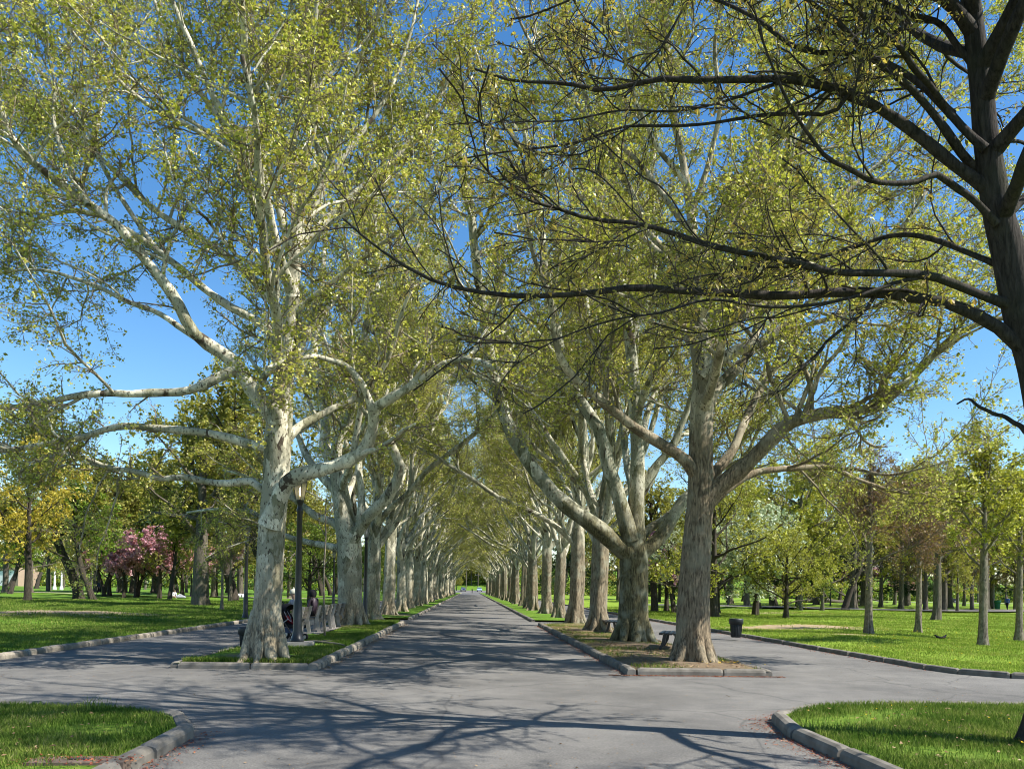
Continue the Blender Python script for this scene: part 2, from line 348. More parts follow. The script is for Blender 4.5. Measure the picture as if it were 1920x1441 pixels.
def spawn(P, R, ids, spacing, t0, lr, ang, K, wob, trop, rs=.6, up=0., rtip=.35, rmax=None, lenscale=True):
    """children along the parents P[N,K,3]: returns P2, R2, ids2"""
    n, K0, _ = P.shape
    seg = np.linalg.norm(np.diff(P, axis=1), axis=2); Lp = seg.sum(1)
    cnt = rng.poisson(np.maximum(Lp * (1 - t0) / spacing, .01)); par = np.repeat(np.arange(n), cnt); m = len(par)
    if m == 0: return np.zeros((0, K, 3)), np.zeros((0, K)), np.zeros(0, int)
    t = t0 + (1 - t0) * rng.random(m); x = t * (K0 - 1); i = np.minimum(x.astype(int), K0 - 2); u = (x - i)[:, None]
    S = P[par, i] * (1 - u) + P[par, i + 1] * u; T = nrm(P[par, i + 1] - P[par, i])
    r = R[par, i] * (1 - u[:, 0]) + R[par, i + 1] * u[:, 0]
    v = rng.normal(size=(m, 3)); v[:, 2] += up; v = nrm(v - (v * T).sum(1, keepdims=True) * T)
    a = np.radians(rng.uniform(ang[0], ang[1], m))[:, None]
    D = np.cos(a) * T + np.sin(a) * v
    L = rng.uniform(lr[0], lr[1], m)
    if lenscale: L = L * (1.15 - .65 * t)
    r0 = r * rs * rng.uniform(.7, 1.05, m)
    if rmax: r0 = np.minimum(r0, rmax)
    P2 = walk(S, D, L, K, wob, trop); f = np.linspace(1, rtip, K)
    return P2, r0[:, None] * f[None], ids[par]
def leaf_quads(C, size, up=.35, aspect=.75, hang=0.):
    n = len(C); nr = rng.normal(size=(n, 3)); nr[:, 2] = np.abs(nr[:, 2]) + up; nr = nrm(nr)
    a = nrm(np.cross(nr, rng.normal(size=(n, 3))))
    if hang: a = nrm(a * (1 - hang) + np.array([0, 0, -1.]) * hang); nr = nrm(np.cross(a, rng.normal(size=(n, 3))))
    b = np.cross(nr, a); s = (size * np.exp(rng.normal(size=n) * .38).clip(.4, 1.9))[:, None]; w = s * aspect
    fold = nr * s * rng.uniform(-.18, .28, (n, 1))
    V = np.stack([C - a * s * .45, C + b * w * .5 + fold + a * s * .06, C + a * s * .55, C - b * w * .5 + fold + a * s * .06], 1)
    return V.reshape(-1, 3), np.arange(4 * n).reshape(-1, 4)
def leaves_on(mb, P, per, size, m, spread=.045, t0=.62, **kw):
    n, K, _ = P.shape; cnt = rng.poisson(per, n); par = np.repeat(np.arange(n), cnt); k = len(par)
    x = (t0 + (1 - t0) * rng.random(k) ** .7) * (K - 1); i = np.minimum(x.astype(int), K - 2); u = (x - i)[:, None]
    C = P[par, i] * (1 - u) + P[par, i + 1] * u + rng.normal(size=(k, 3)) * spread
    V, Q = leaf_quads(C, size, **kw); mb.add(V, Q, m=m); return k
def trunk_mesh(mb, P, R, sides=84, flare=.95, fh=.5, lobes=7, bumps=.035, m=0):
    """trunk along P[K,3] (z up) with buttressed root flare and low lumps"""
    K = len(P); th = np.arange(sides) * 2 * math.pi / sides
    la = np.sort(rng.uniform(0, 2 * math.pi, lobes)); lw = rng.uniform(.75, 1.25, lobes)
    lob = np.zeros(sides)
    for a, w in zip(la, lw):
        d = np.abs((th - a + math.pi) % (2 * math.pi) - math.pi); lob = np.maximum(lob, w * np.exp(-(d / .21) ** 2))
    lob = np.clip(lob, 0, 1.25); lob = lob ** 1.25; ph = rng.random((6, 2)) * 6.3; fz = rng.uniform(.5, 2.2, 6); ft = np.array([1, 2, 2, 3, 4, 5])
    z = P[:, 2] - P[0, 2] - .15
    rad = np.zeros((K, sides))
    for k in range(K):
        zz = max(z[k], 0); f = math.exp(-zz / fh); g = math.exp(-zz / (fh * 2.4)); b = sum(np.sin(ft[i] * th + ph[i, 0] + .9 * math.sin(fz[i] * zz + ph[i, 1])) for i in range(6)) / 2.4
        rad[k] = R[k] * (1 + flare * f * (.05 + 1.05 * lob) + .05 * g * (lob - .4) + bumps * b) * .97
    V = np.zeros((K, sides, 3)); V[:, :, 0] = P[:, None, 0] + rad * np.cos(th); V[:, :, 1] = P[:, None, 1] + rad * np.sin(th); V[:, :, 2] = P[:, None, 2]
    k, j = np.meshgrid(np.arange(K - 1), np.arange(sides), indexing='ij'); j2 = (j + 1) % sides
    mb.add(V.reshape(-1, 3), np.stack([k * sides + j, k * sides + j2, (k + 1) * sides + j2, (k + 1) * sides + j], 2).reshape(-1, 4), m=m)
def trunk_path(pts, K=70, dense=True):
    """pts: rows (x,y,z,r); denser rings near the ground"""
    A = cat_rom(np.asarray(pts, float), 200); s = np.linspace(0, 1, K) ** 1.6; i = s * 199; k = np.minimum(i.astype(int), 198); u = (i - k)[:, None]
    A = A[k] * (1 - u) + A[k + 1] * u; return A[:, :3], A[:, 3]
PLANE = dict(s1=.46, t1=.33, wobl=.5, l1=(1.4, 4.4), a1=(30, 75), s2=.26, l2=(.5, 1.6), s3=.060, l3=(.16, .50), per=5.7, size=.051, w=.17, trop=.05)
def finish_tree(root, base, trunk, limbs, pr, bark, twig, leaf, leaf_kw={}, wood_bark=None, flare_kw={}, top_is_limb=True, extra_leafy=None):
    """trunk (P,R) and limbs [(P[K,3],R[K])] in world coordinates; builds trunk, limb parts and crown under root"""
    base = np.asarray(base, float); mb = MB(); P, R = trunk
    nroot = flare_kw.pop('roots', 0) if 'roots' in flare_kw else 0
    trunk_mesh(mb, P - base, R, **flare_kw)
    a0 = rng.uniform(0, 6.28)
    for i in range(nroot):
        a = a0 + i * 6.283 / nroot + rng.uniform(-.25, .25); r = R[3]; q = rng.uniform(.8, 1.25); d = np.array([math.cos(a), math.sin(a), 0]); s_ = np.array([-d[1], d[0], 0]) * rng.normal() * .12
        C = np.array([d * r * .62 + [0, 0, .95 * q], d * r * .80 + [0, 0, .52 * q], d * r * 1.08 + s_ * .4 + [0, 0, .20 * q], d * r * 1.32 + s_ + [0, 0, .06], d * r * (1.38 + .22 * q) + s_ * 1.4 + [0, 0, -.03], d * r * (1.52 + .25 * q) + s_ * 1.6 + [0, 0, -.14]])
        B = cat_rom(np.c_[C, np.array([.18, .30, .29, .21, .15, .09]) * r * rng.uniform(.85, 1.15)], 22); mb.tubes(B[:, :3], B[:, 3], 12)
    mb.build('trunk', [bark], root)
    K = 26; LP = []; LR = []
    for (p, r) in limbs:
        A = cat_rom(np.c_[p, r], K); A[:, :3] += wobble(K) * np.mean(r) * pr.get('wobl', .32); A[:, 3] = np.maximum(A[:, 3], .006)
        l = np.r_[0, np.cumsum(np.linalg.norm(np.diff(A[:, :3], axis=0), axis=1))]
        A[:, 3] *= .95 + .30 * np.exp(-l / (2.2 * A[0, 3] + 1e-6)) + .06 * np.sin(l * 5.1 + rng.random() * 6) + .05 * np.sin(l * 11.3)
        LP.append(A[:, :3] - base); LR.append(A[:, 3])
    LP = np.array(LP); LR = np.array(LR); ids = np.arange(len(LP)); a = pr
    P1, R1, I1 = spawn(LP, LR, ids, a['s1'], a['t1'], a['l1'], a['a1'], 10, a['w'], a['trop'], a.get('rs1', .55), up=.25, rmax=a.get('rm1', .075))
    Pa = np.concatenate([LP[:, ::3][:, -9:], P1[:, 1:]]) if False else P1
    P2, R2, I2 = spawn(P1, R1, I1, a['s2'], .12, a['l2'], (28, 70), 7, a['w'] * 1.15, a['trop'], .6, rmax=.022)
    P2b, R2b, I2b = spawn(LP, LR, ids, a['s2'] * 2.6, max(a['t1'], .3), a['l2'], (35, 85), 7, a['w'] * 1.15, a['trop'], .4, rmax=.02)
    P2 = np.concatenate([P2, P2b]); R2 = np.concatenate([R2, R2b]); I2 = np.concatenate([I2, I2b])
    P3, R3, _ = spawn(P2, R2, I2, a['s3'], .1, a['l3'], (25, 75), 4, .22, a['trop'], .7, rmax=.0075)
    P3b, R3b, _ = spawn(P1, R1, I1, a['s3'] * 2.0, .3, a['l3'], (30, 80), 4, .22, a['trop'], .5, rmax=.0075)
    R1 = np.maximum(R1, .008); R2 = np.maximum(R2, .0055); R3 = np.maximum(R3, .0038); R3b = np.maximum(R3b, .0038)
    wb = wood_bark or bark
    for i in range(len(LP)):
        mb = MB(); big = LR[i][0] > .09
        mb.tubes(LP[i], LR[i], 14 if big else 9, 0)
        s1 = I1 == i; mb.tubes(P1[s1], R1[s1], 6, 0)
        s2 = I2 == i; mb.tubes(P2[s2], R2[s2], 4, 1)
        mb.build('limb', [wb, twig], root)
    mb = MB(); T = np.concatenate([P3, P3b]); mb.tubes(T, np.concatenate([R3, R3b]), 3, 0)
    k = leaves_on(mb, T, a['per'], a['size'], 1, **leaf_kw); k += leaves_on(mb, P2, 2.0, a['size'], 1, **leaf_kw)
    mb.build('crown', [twig, leaf], root, smooth=False)
    print(root.name, 'limbs', len(LP), 'twigs', len(T), 'leaves', k)
    return root
def px_limb(spec, w, Yr, K=None):
    """a limb outlined along photo points, taken back to real 3-D points at depths Yr[0]..Yr[1]; w = widths in photo pixels"""
    S = np.asarray(spec, float); l = np.r_[0, np.cumsum(np.linalg.norm(np.diff(S[:, :2], axis=0), axis=1))]; l /= l[-1]
    Y = Yr[0] + (Yr[1] - Yr[0]) * l ** 1.15; W = w[0] + (w[1] - w[0]) * l
    P = np.array([at(x, y, yy) for (x, y), yy in zip(S[:, :2], Y)]); return P, W / 2 / F * Y
def px_trunk(spec, Y, K=80):
    """rows (x, y, width): trunk in the plane at depth Y"""
    A = [np.r_[at(x, y, Y), w / 2 / F * Y] for (x, y, w) in spec]; A = np.array(A)
    return trunk_path(A, K)
def free_limb(S, az, el, L, r0, r1, curve=.5, K=9, wob=.10):
    """a limb that leaves S at azimuth az / elevation el and bends upward by curve"""
    d = np.array([math.cos(az) * math.cos(el), math.sin(az) * math.cos(el), math.sin(el)]); P = [np.array(S, float)]
    for k in range(K - 1):
        d = nrm(d + np.array([0, 0, curve / (K - 1)]) + wob * rng.normal(size=3)); P.append(P[-1] + d * L / (K - 1))
    return np.array(P), np.linspace(r0, r1, K)
# ------------------------------------------------------------------ the traced trees
def trunk_r(T, z):
    P, R = T; i = int(np.argmin(np.abs(P[:, 2] - z))); return P[i], R[i]
def extra(T, specs):
    """limbs toward / away from the viewer: (height, azimuth deg, elevation deg, length, r0, curve)"""
    L = []
    for (z, az, el, ln, r0, cv) in specs:
        c, _ = trunk_r(T, z); L.append(free_limb(c, R_(az), R_(el), ln, r0, r0 * .28, cv))
    return L
GL_, GR_ = 'plane trees of the left avenue row', 'plane trees of the right avenue row'
PALE_T = M['bark_left']
def build_L1():
    b = gnd(497, 1238, .1); Y = b[1]
    T = px_trunk([(496, 1256, 68), (497, 1235, 65), (499, 1190, 60), (501, 1140, 54), (504, 1100, 52), (509, 1000, 50), (517, 900, 49), (521, 830, 50), (525, 780, 48), (533, 700, 38), (545, 600, 28), (552, 500, 24), (556, 420, 20)], Y)
    L = []
    def a(spec, w, y0, y1): L.append(px_limb(spec, w, (Y + y0, Y + y1)))
    a([(550, 560), (520, 470), (475, 390), (462, 310), (430, 240), (395, 170), (365, 100), (330, 20), (300, -90), (290, -200)], (20, 5), 0, -1.6)
    a([(463, 312), (475, 285), (502, 240), (510, 180), (525, 110), (545, 20), (560, -90)], (14, 4), -.4, .8)
    a([(553, 480), (530, 420), (515, 350), (495, 290), (440, 240), (400, 205), (350, 140), (315, 80), (290, 0), (250, -110)], (17, 4), 0, 2.0)
    a([(553, 500), (572, 430), (600, 370), (608, 320), (590, 265), (560, 215), (562, 150), (575, 60), (570, -60), (590, -180)], (17, 5), 0, 1.2)
    a([(607, 330), (640, 265), (655, 215), (665, 150), (690, 70), (715, 0), (740, -120)], (11, 4), .3, -1.5)
    a([(556, 430), (545, 330), (555, 230), (590, 120), (620, 0), (640, -140)], (15, 4), 0, 3.2)
    a([(554, 470), (620, 405), (690, 335), (760, 270), (830, 180), (880, 60)], (13, 4), 0, 1.8)
    a([(546, 590), (620, 530), (700, 470), (780, 400), (850, 330)], (12, 4), 0, -1.5)
    a([(560, 400), (640, 300), (720, 190), (770, 60), (800, -80)], (12, 4), 0, .4)
    a([(512, 780), (465, 720), (440, 680), (365, 620), (320, 550), (270, 490), (220, 425), (165, 385), (80, 320), (25, 260), (-5, 185), (-30, 90)], (28, 8), 0, -2.8)
    a([(540, 650), (490, 605), (440, 580), (395, 550), (345, 510), (295, 470), (240, 430), (170, 400), (100, 400), (20, 425)], (19, 5), 0, 1.4)
    a([(545, 610), (470, 520), (390, 455), (300, 400), (235, 340), (175, 290), (115, 255), (50, 230), (-40, 190)], (18, 5), 0, 3.2)
    a([(385, 645), (300, 590), (230, 560), (150, 525), (60, 505), (-40, 520)], (12, 4), -.5, 1.6)
    a([(462, 315), (380, 250), (290, 205), (200, 130), (120, 40), (70, -60)], (11, 4), -.45, -2.4)
    a([(165, 385), (122, 300), (100, 200), (130, 90), (115, -40)], (9, 4), -1.9, -.6)
    a([(295, 472), (205, 335), (150, 220), (60, 120), (-40, 60)], (10, 4), .75, 3.4)
    a([(175, 292), (190, 200), (230, 110), (240, 0), (260, -90)], (9, 4), 2.2, 3.6)
    a([(446, 688), (400, 710), (330, 735), (260, 742), (200, 738), (130, 742), (60, 755), (0, 770), (-80, 790)], (19, 7), -.27, -1.0)
    a([(505, 838), (470, 832), (440, 820), (380, 808), (300, 803), (210, 805), (140, 825), (60, 835), (0, 840), (-80, 850)], (18, 7), 0, .9)
    a([(510, 925), (490, 915), (470, 902), (420, 905), (350, 892), (300, 898), (260, 885), (200, 878), (155, 856), (110, 850), (40, 880)], (16, 5), 0, 2.4)
    a([(505, 985), (525, 935), (545, 905), (575, 888), (620, 872), (670, 850), (698, 805), (705, 770), (740, 740), (800, 705), (840, 683), (890, 675), (940, 690)], (34, 10), -.2, -2.2)
    a([(703, 778), (680, 720), (650, 690), (620, 675), (570, 668), (500, 690)], (16, 6), -1.2, -2.6)
    a([(535, 825), (555, 805), (585, 785), (620, 768), (650, 755), (672, 738), (700, 690), (730, 640)], (18, 5), 0, 1.5)
    a([(520, 790), (512, 760), (488, 738), (495, 705), (520, 685), (560, 680)], (20, 7), -.3, -1.6)
    L += extra(T, [(5.2, -80, 18, 6.5, .13, .35), (6.2, 75, 25, 7, .14, .4), (7.6, -110, 35, 6, .12, .4), (8.6, 60, 40, 6.5, .12, .3), (9.8, -60, 45, 5.5, .1, .3)])
    t = thing('plane_tree', 'pale mottled plane tree with flared roots beside the lit lamp post', 'tree', b, 0, GL_)
    return finish_tree(t, b, T, L, dict(PLANE, t1=.32, l1=(1.4, 4.8)), PALE_T, M['twig'], M['leaf_plane'], wood_bark=M['bark_limb'], flare_kw=dict(roots=8, flare=.75, fh=.20, lobes=8, bumps=.03))
def build_L2():
    b = gnd(656, 1173, .1); Y = b[1]
    T = px_trunk([(656, 1184, 50), (656, 1170, 49), (656, 1110, 47), (655, 1040, 48), (652, 1000, 47), (644, 960, 38), (634, 900, 30), (628, 860, 25)], Y)
    L = []
    def a(spec, w, y0, y1): L.append(px_limb(spec, w, (Y + y0, Y + y1)))
    a([(632, 890), (618, 860), (607, 830), (611, 800), (600, 740), (590, 660), (600, 560), (610, 440), (590, 320), (600, 200)], (20, 4), 0, 2.5)
    a([(628, 870), (635, 820), (655, 787), (664, 745), (675, 690), (690, 610), (705, 500), (700, 380), (730, 240), (720, 120)], (20, 4), 0, -1.6)
    a([(655, 1015), (668, 1000), (690, 968), (727, 929), (749, 880), (740, 850), (726, 820), (706, 785), (690, 740), (700, 660), (730, 560), (790, 450), (820, 330)], (24, 5), -.2, -2.6)
    a([(676, 985), (678, 960), (676, 906), (668, 862), (680, 800), (710, 720), (730, 610), (735, 480), (780, 360), (800, 220)], (15, 4), -.4, 2.4)
    a([(650, 1000), (620, 975), (590, 965), (560, 940), (530, 925), (480, 900), (420, 880)], (17, 5), 0, 1.5)
    a([(650, 1030), (610, 1022), (570, 1015), (530, 1000), (470, 960), (410, 955), (350, 960)], (14, 4), .1, 2.5)
    a([(640, 930), (600, 890), (575, 850), (545, 790), (500, 720), (450, 640)], (18, 5), 0, 3)
    L += extra(T, [(4.6, 80, 40, 9, .15, .5), (5.2, -70, 45, 8, .14, .5), (6.2, 110, 55, 9, .13, .3)])
    t = thing('plane_tree', 'pale forked plane tree just behind the bench with the hooded sitter', 'tree', b, 0, GL_)
    return finish_tree(t, b, T, L, PLANE, PALE_T, M['twig'], M['leaf_plane'], wood_bark=M['bark_limb'], flare_kw=dict(roots=7, flare=.65, fh=.20, lobes=7))
def build_R1():
    b = gnd(1300, 1243, .1); Y = b[1]
    T = px_trunk([(1300, 1262, 67), (1300, 1240, 66), (1299, 1180, 65), (1302, 1100, 59), (1308, 1000, 54), (1313, 930, 50), (1314, 860, 46), (1316, 780, 44), (1319, 700, 42), (1312, 640, 36), (1306, 565, 27), (1302, 500, 21), (1296, 420, 18)], Y)
    L = []
    def a(spec, w, y0, y1): L.append(px_limb(spec, w, (Y + y0, Y + y1)))
    a([(1312, 965), (1335, 925), (1360, 902), (1400, 872), (1440, 835), (1475, 800), (1530, 785), (1600, 770), (1655, 750), (1710, 705), (1760, 650), (1820, 610), (1900, 590)], (36, 9), 0, -1.8)
    a([(1520, 786), (1518, 720), (1492, 660), (1475, 590), (1460, 500), (1455, 400)], (12, 4), -.63, .4)
    a([(1500, 792), (1540, 700), (1580, 645), (1620, 560), (1650, 480)], (11, 4), -.57, -2.0)
    a([(1480, 800), (1460, 740), (1440, 690), (1450, 620), (1420, 540)], (12, 4), -.52, -1.4)
    a([(1330, 945), (1365, 920), (1410, 888), (1450, 880), (1540, 873), (1610, 900), (1680, 922), (1760, 918)], (17, 4), .4, 1.5)
    a([(1535, 874), (1600, 878), (1650, 890), (1720, 880), (1790, 860)], (8, 3), .9, -.2)
    a([(1312, 900), (1285, 862), (1232, 825), (1190, 800), (1140, 765), (1090, 725), (1060, 685), (1042, 630), (1030, 560), (1000, 480), (990, 400)], (25, 6), 0, -2.2)
    a([(1316, 710), (1345, 680), (1385, 658), (1430, 640), (1475, 610), (1530, 560), (1600, 505), (1680, 440), (1740, 350)], (25, 6), -.1, -1.4)
    a([(1322, 790), (1338, 745), (1360, 720), (1385, 690), (1412, 640), (1430, 560), (1470, 470), (1500, 360)], (22, 6), .1, 2.6)
    a([(1318, 660), (1290, 625), (1235, 608), (1200, 590), (1150, 560), (1110, 500)], (11, 4), -.2, -2.0)
    a([(1300, 610), (1330, 655), (1400, 700), (1470, 752), (1520, 785)], (8, 7), -.1, -.63)
    a([(1316, 905), (1345, 880), (1372, 845), (1392, 800), (1420, 740), (1452, 690), (1480, 610), (1540, 500)], (21, 6), .2, 1.9)
    a([(1303, 540), (1210, 450), (1110, 385), (1010, 310), (930, 210), (890, 90)], (14, 4), 0, -.6)
    a([(1297, 440), (1200, 310), (1090, 205), (990, 70), (940, -60)], (13, 4), 0, 1.2)
    a([(1298, 430), (1285, 330), (1266, 220), (1254, 110), (1246, 0), (1240, -140)], (17, 5), 0, .3)
    a([(1303, 520), (1260, 450), (1210, 400), (1170, 330), (1120, 260), (1090, 170), (1060, 60)], (15, 4), 0, 1.6)
    a([(1300, 480), (1350, 400), (1400, 330), (1440, 230), (1490, 130), (1530, 10), (1560, -120)], (15, 4), 0, 1.2)
    a([(1297, 400), (1330, 300), (1350, 200), (1340, 90), (1360, -30), (1370, -160)], (12, 4), 0, -1.6)
    a([(1316, 610), (1400, 525), (1500, 430), (1600, 350), (1700, 260), (1810, 150), (1880, 60)], (16, 4), 0, 1.6)
    a([(1318, 660), (1420, 575), (1540, 525), (1660, 485), (1780, 430), (1870, 370)], (15, 4), 0, 3.0)
    a([(1303, 510), (1400, 385), (1500, 270), (1600, 150), (1700, 20), (1760, -80)], (14, 4), 0, 2.4)
    a([(1322, 740), (1440, 640), (1580, 590), (1720, 560), (1850, 520)], (14, 4), .2, 3.4)
    a([(1290, 350), (1230, 270), (1190, 180), (1180, 80), (1150, -40)], (11, 4), 0, -1.4)
    L += extra(T, [(5.6, -85, 25, 6.0, .12, .5), (6.6, 85, 35, 7, .13, .4), (7.6, -60, 40, 6, .11, .3), (8.6, 120, 40, 6, .1, .3)])
    t = thing('plane_tree', 'brown-barked plane tree with root buttresses at the kerbed tip of the right verge', 'tree', b, 0, GR_)
    return finish_tree(t, b, T, L, PLANE, M['bark_brown'], M['twig'], M['leaf_plane'], flare_kw=dict(roots=8, flare=.70, fh=.20, lobes=8, bumps=.025))
def build_R2():
    b = gnd(1186, 1204, .1); Y = b[1]
    T = px_trunk([(1186, 1216, 64), (1186, 1200, 62), (1187, 1130, 58), (1188, 1060, 58), (1188, 1030, 56), (1190, 985, 40), (1193, 930, 32), (1195, 850, 27), (1191, 760, 25), (1186, 690, 24), (1176, 600, 20), (1163, 520, 16)], Y)
    L = []
    def a(spec, w, y0, y1): L.append(px_limb(spec, w, (Y + y0, Y + y1)))
    a([(1185, 1040), (1158, 1022), (1120, 992), (1060, 945), (1010, 890), (960, 820), (935, 740), (920, 660), (908, 580), (890, 480), (880, 370), (850, 240), (855, 120)], (34, 9), -.1, -1.8)
    a([(1184, 1015), (1168, 960), (1160, 920), (1140, 870), (1120, 800), (1082, 740), (1055, 680), (1040, 600), (1020, 500), (1010, 390), (985, 260), (990, 110)], (29, 8), -.2, -.6)
    a([(1195, 1042), (1220, 1022), (1252, 985), (1290, 935), (1340, 885), (1400, 800), (1430, 700), (1450, 600)], (28, 8), 0, 1.8)
    a([(1198, 1012), (1222, 985), (1252, 962), (1290, 930), (1320, 860), (1345, 770)], (18, 7), .4, 2.8)
    a([(1193, 930), (1225, 880), (1265, 830), (1290, 760), (1330, 660), (1350, 550)], (18, 6), .1, -1)
    a([(1190, 760), (1150, 690), (1110, 610), (1090, 520), (1060, 400)], (15, 5), 0, 1.2)
    a([(1180, 640), (1215, 560), (1230, 460), (1220, 350), (1230, 230), (1210, 90)], (14, 5), 0, 1)
    a([(1165, 530), (1140, 440), (1150, 330), (1130, 220), (1100, 60)], (13, 4), 0, -.6)
    L += extra(T, [(4.2, 95, 45, 9, .15, .5), (5.4, 60, 50, 8.5, .14, .4), (6.8, -90, 50, 7, .12, .3), (8.4, 100, 55, 7, .11, .3)])
    t = thing('plane_tree', 'dark mossy-trunked plane tree with a broad low fork, second of the right avenue row', 'tree', b, 0, GR_)
    return finish_tree(t, b, T, L, PLANE, M['bark_moss'], M['twig'], M['leaf_plane'], flare_kw=dict(roots=7, flare=.65, fh=.20, lobes=7))
OAKP = dict(s1=.50, t1=.14, l1=(.6, 2.5), a1=(25, 65), s2=.24, l2=(.3, .95), s3=.10, l3=(.10, .28), per=3.8, rs1=.42, rm1=.030, size=.050, w=.14, trop=.0, wobl=.45)
def build_oak():
    b = gnd(1974, 1396, .1); Y = b[1]
    T = px_trunk([(1974, 1420, 92), (1974, 1390, 88), (1977, 1250, 80), (1978, 1050, 74), (1969, 850, 70), (1947, 700, 68), (1917, 600, 64), (1893, 480, 62), (1872, 400, 55), (1860, 330, 50), (1848, 250, 45), (1842, 180, 42), (1832, 100, 38), (1820, 0, 36), (1806, -120, 30), (1790, -300, 22), (1775, -480, 14)], Y)
    L = []
    def a(spec, w, y0, y1): L.append(px_limb(spec, w, (Y + y0, Y + y1)))
    a([(1915, 650), (1870, 612), (1820, 585), (1760, 565), (1700, 558), (1640, 548), (1560, 546), (1460, 555), (1380, 550), (1280, 545), (1190, 540), (1100, 550), (1000, 553), (920, 550), (850, 538), (790, 515), (700, 460), (640, 410)], (34, 5), 0, .9)
    a([(1905, 575), (1830, 550), (1760, 525), (1700, 515), (1620, 512), (1560, 510), (1500, 495), (1440, 480), (1370, 465), (1310, 450), (1240, 430), (1190, 418), (1110, 412), (1050, 395), (980, 375), (930, 340), (890, 290)], (26, 5), 0, -.7)
    a([(1880, 500), (1820, 475), (1760, 452), (1700, 440), (1650, 446), (1600, 465), (1540, 482), (1480, 500), (1400, 500), (1330, 520)], (17, 5), .1, 1.6)
    a([(1868, 420), (1825, 370), (1790, 345), (1755, 325), (1720, 340), (1640, 340), (1600, 325), (1550, 300), (1520, 260), (1480, 200), (1450, 130), (1425, 50)], (20, 5), -.1, -1.0)
    a([(1862, 360), (1800, 315), (1760, 280), (1710, 240), (1650, 205), (1600, 180), (1540, 163), (1480, 150), (1400, 150), (1300, 150), (1240, 145), (1130, 165), (1060, 155), (960, 155), (880, 130)], (34, 5), 0, .8)
    a([(1855, 340), (1800, 285), (1750, 210), (1705, 165), (1660, 130), (1610, 80), (1560, 35), (1510, -5), (1440, -60), (1370, -90)], (25, 7), .1, -.6)
    a([(1848, 280), (1810, 245), (1770, 200), (1720, 155), (1650, 115), (1600, 100), (1530, 95), (1480, 82), (1430, 45), (1370, 12), (1300, -15), (1200, -40)], (22, 6), -.1, 1.4)
    a([(1785, 215), (1740, 160), (1700, 110), (1660, 70), (1620, 30), (1575, -20), (1500, -90)], (20, 7), .1, -1.2)
    a([(1838, 140), (1800, 90), (1760, 45), (1700, 25), (1640, 0), (1560, -30), (1480, -60)], (20, 6), 0, .6)
    a([(1828, 60), (1790, 30), (1765, -10), (1740, -80), (1690, -160)], (22, 8), 0, -.5)
    a([(1590, 178), (1560, 212), (1500, 214), (1430, 215), (1330, 232), (1240, 236), (1160, 240), (1060, 272), (960, 282), (860, 300)], (11, 4), .2, 1.2)
    a([(1480, 150), (1430, 165), (1300, 205), (1170, 208), (1060, 225), (960, 230)], (9, 3), .4, -.6)
    a([(1860, 250), (1885, 262), (1915, 268), (1960, 285), (2040, 300)], (12, 6), 0, .6)
    a([(1936, 800), (1925, 812), (1905, 795), (1880, 778), (1840, 766), (1812, 748), (1796, 756)], (16, 5), .1, .3)
    a([(1918, 640), (1960, 600), (2040, 560), (2150, 530), (2280, 480)], (26, 8), 0, -1)
    a([(1875, 420), (1940, 350), (2020, 290), (2120, 200)], (24, 8), 0, 1)
    a([(1735, 518), (1680, 530), (1620, 552), (1540, 570), (1440, 575), (1330, 560), (1240, 585), (1150, 600), (1040, 640), (960, 690)], (11, 3), -.1, -.5)
    a([(1815, -50), (1700, -150), (1560, -200), (1400, -230), (1200, -260), (1040, -250)], (24, 6), 0, -1.4)
    a([(1800, -180), (1650, -280), (1480, -340), (1280, -380), (1100, -360)], (22, 6), 0, .9)
    a([(1790, -300), (1640, -420), (1450, -500), (1300, -520)], (20, 6), 0, -2.2)
    a([(1822, 0), (1760, -120), (1640, -150), (1480, -120), (1320, -100), (1150, -120)], (22, 6), 0, -2.6)
    a([(1805, -130), (1720, -260), (1640, -420), (1580, -560)], (20, 6), 0, 1.8)
    L = [(p, r * .74) for p, r in L]
    L += extra(T, [(7.4, 100, 35, 4.5, .07, .2), (8.6, 150, 40, 5, .07, .2), (6.9, -100, 48, 6, .075, .2), (7.3, -62, 50, 6, .075, .2), (7.9, -128, 46, 6.5, .075, .15), (8.6, -85, 52, 6, .07, .1), (7.6, -160, 46, 6, .07, .15), (9.0, 170, 45, 6, .065, .1), (9.4, 30, 45, 5, .06, .1), (4.2, -72, 22, 5.5, .085, .25), (5.6, -88, 35, 5.5, .08, .2), (6.4, -66, 28, 6, .08, .2), (7.2, -80, 32, 6, .075, .1), (8.3, -58, 20, 6, .075, .1), (8.6, -75, 12, 5.5, .07, .1)])
    t = thing('oak_tree', 'dark oak at the right edge reaching long low black branches across the sky', 'tree', b, 0)
    return finish_tree(t, b, T, L, OAKP, M['bark_oak'], M['twig_dark'], M['leaf_oak'], dict(aspect=.42, hang=.45, spread=.022), flare_kw=dict(flare=.5, fh=.35, lobes=6))
L1 = build_L1(); L2 = build_L2(); R1 = build_R1(); R2 = build_R2(); OAK = build_oak()
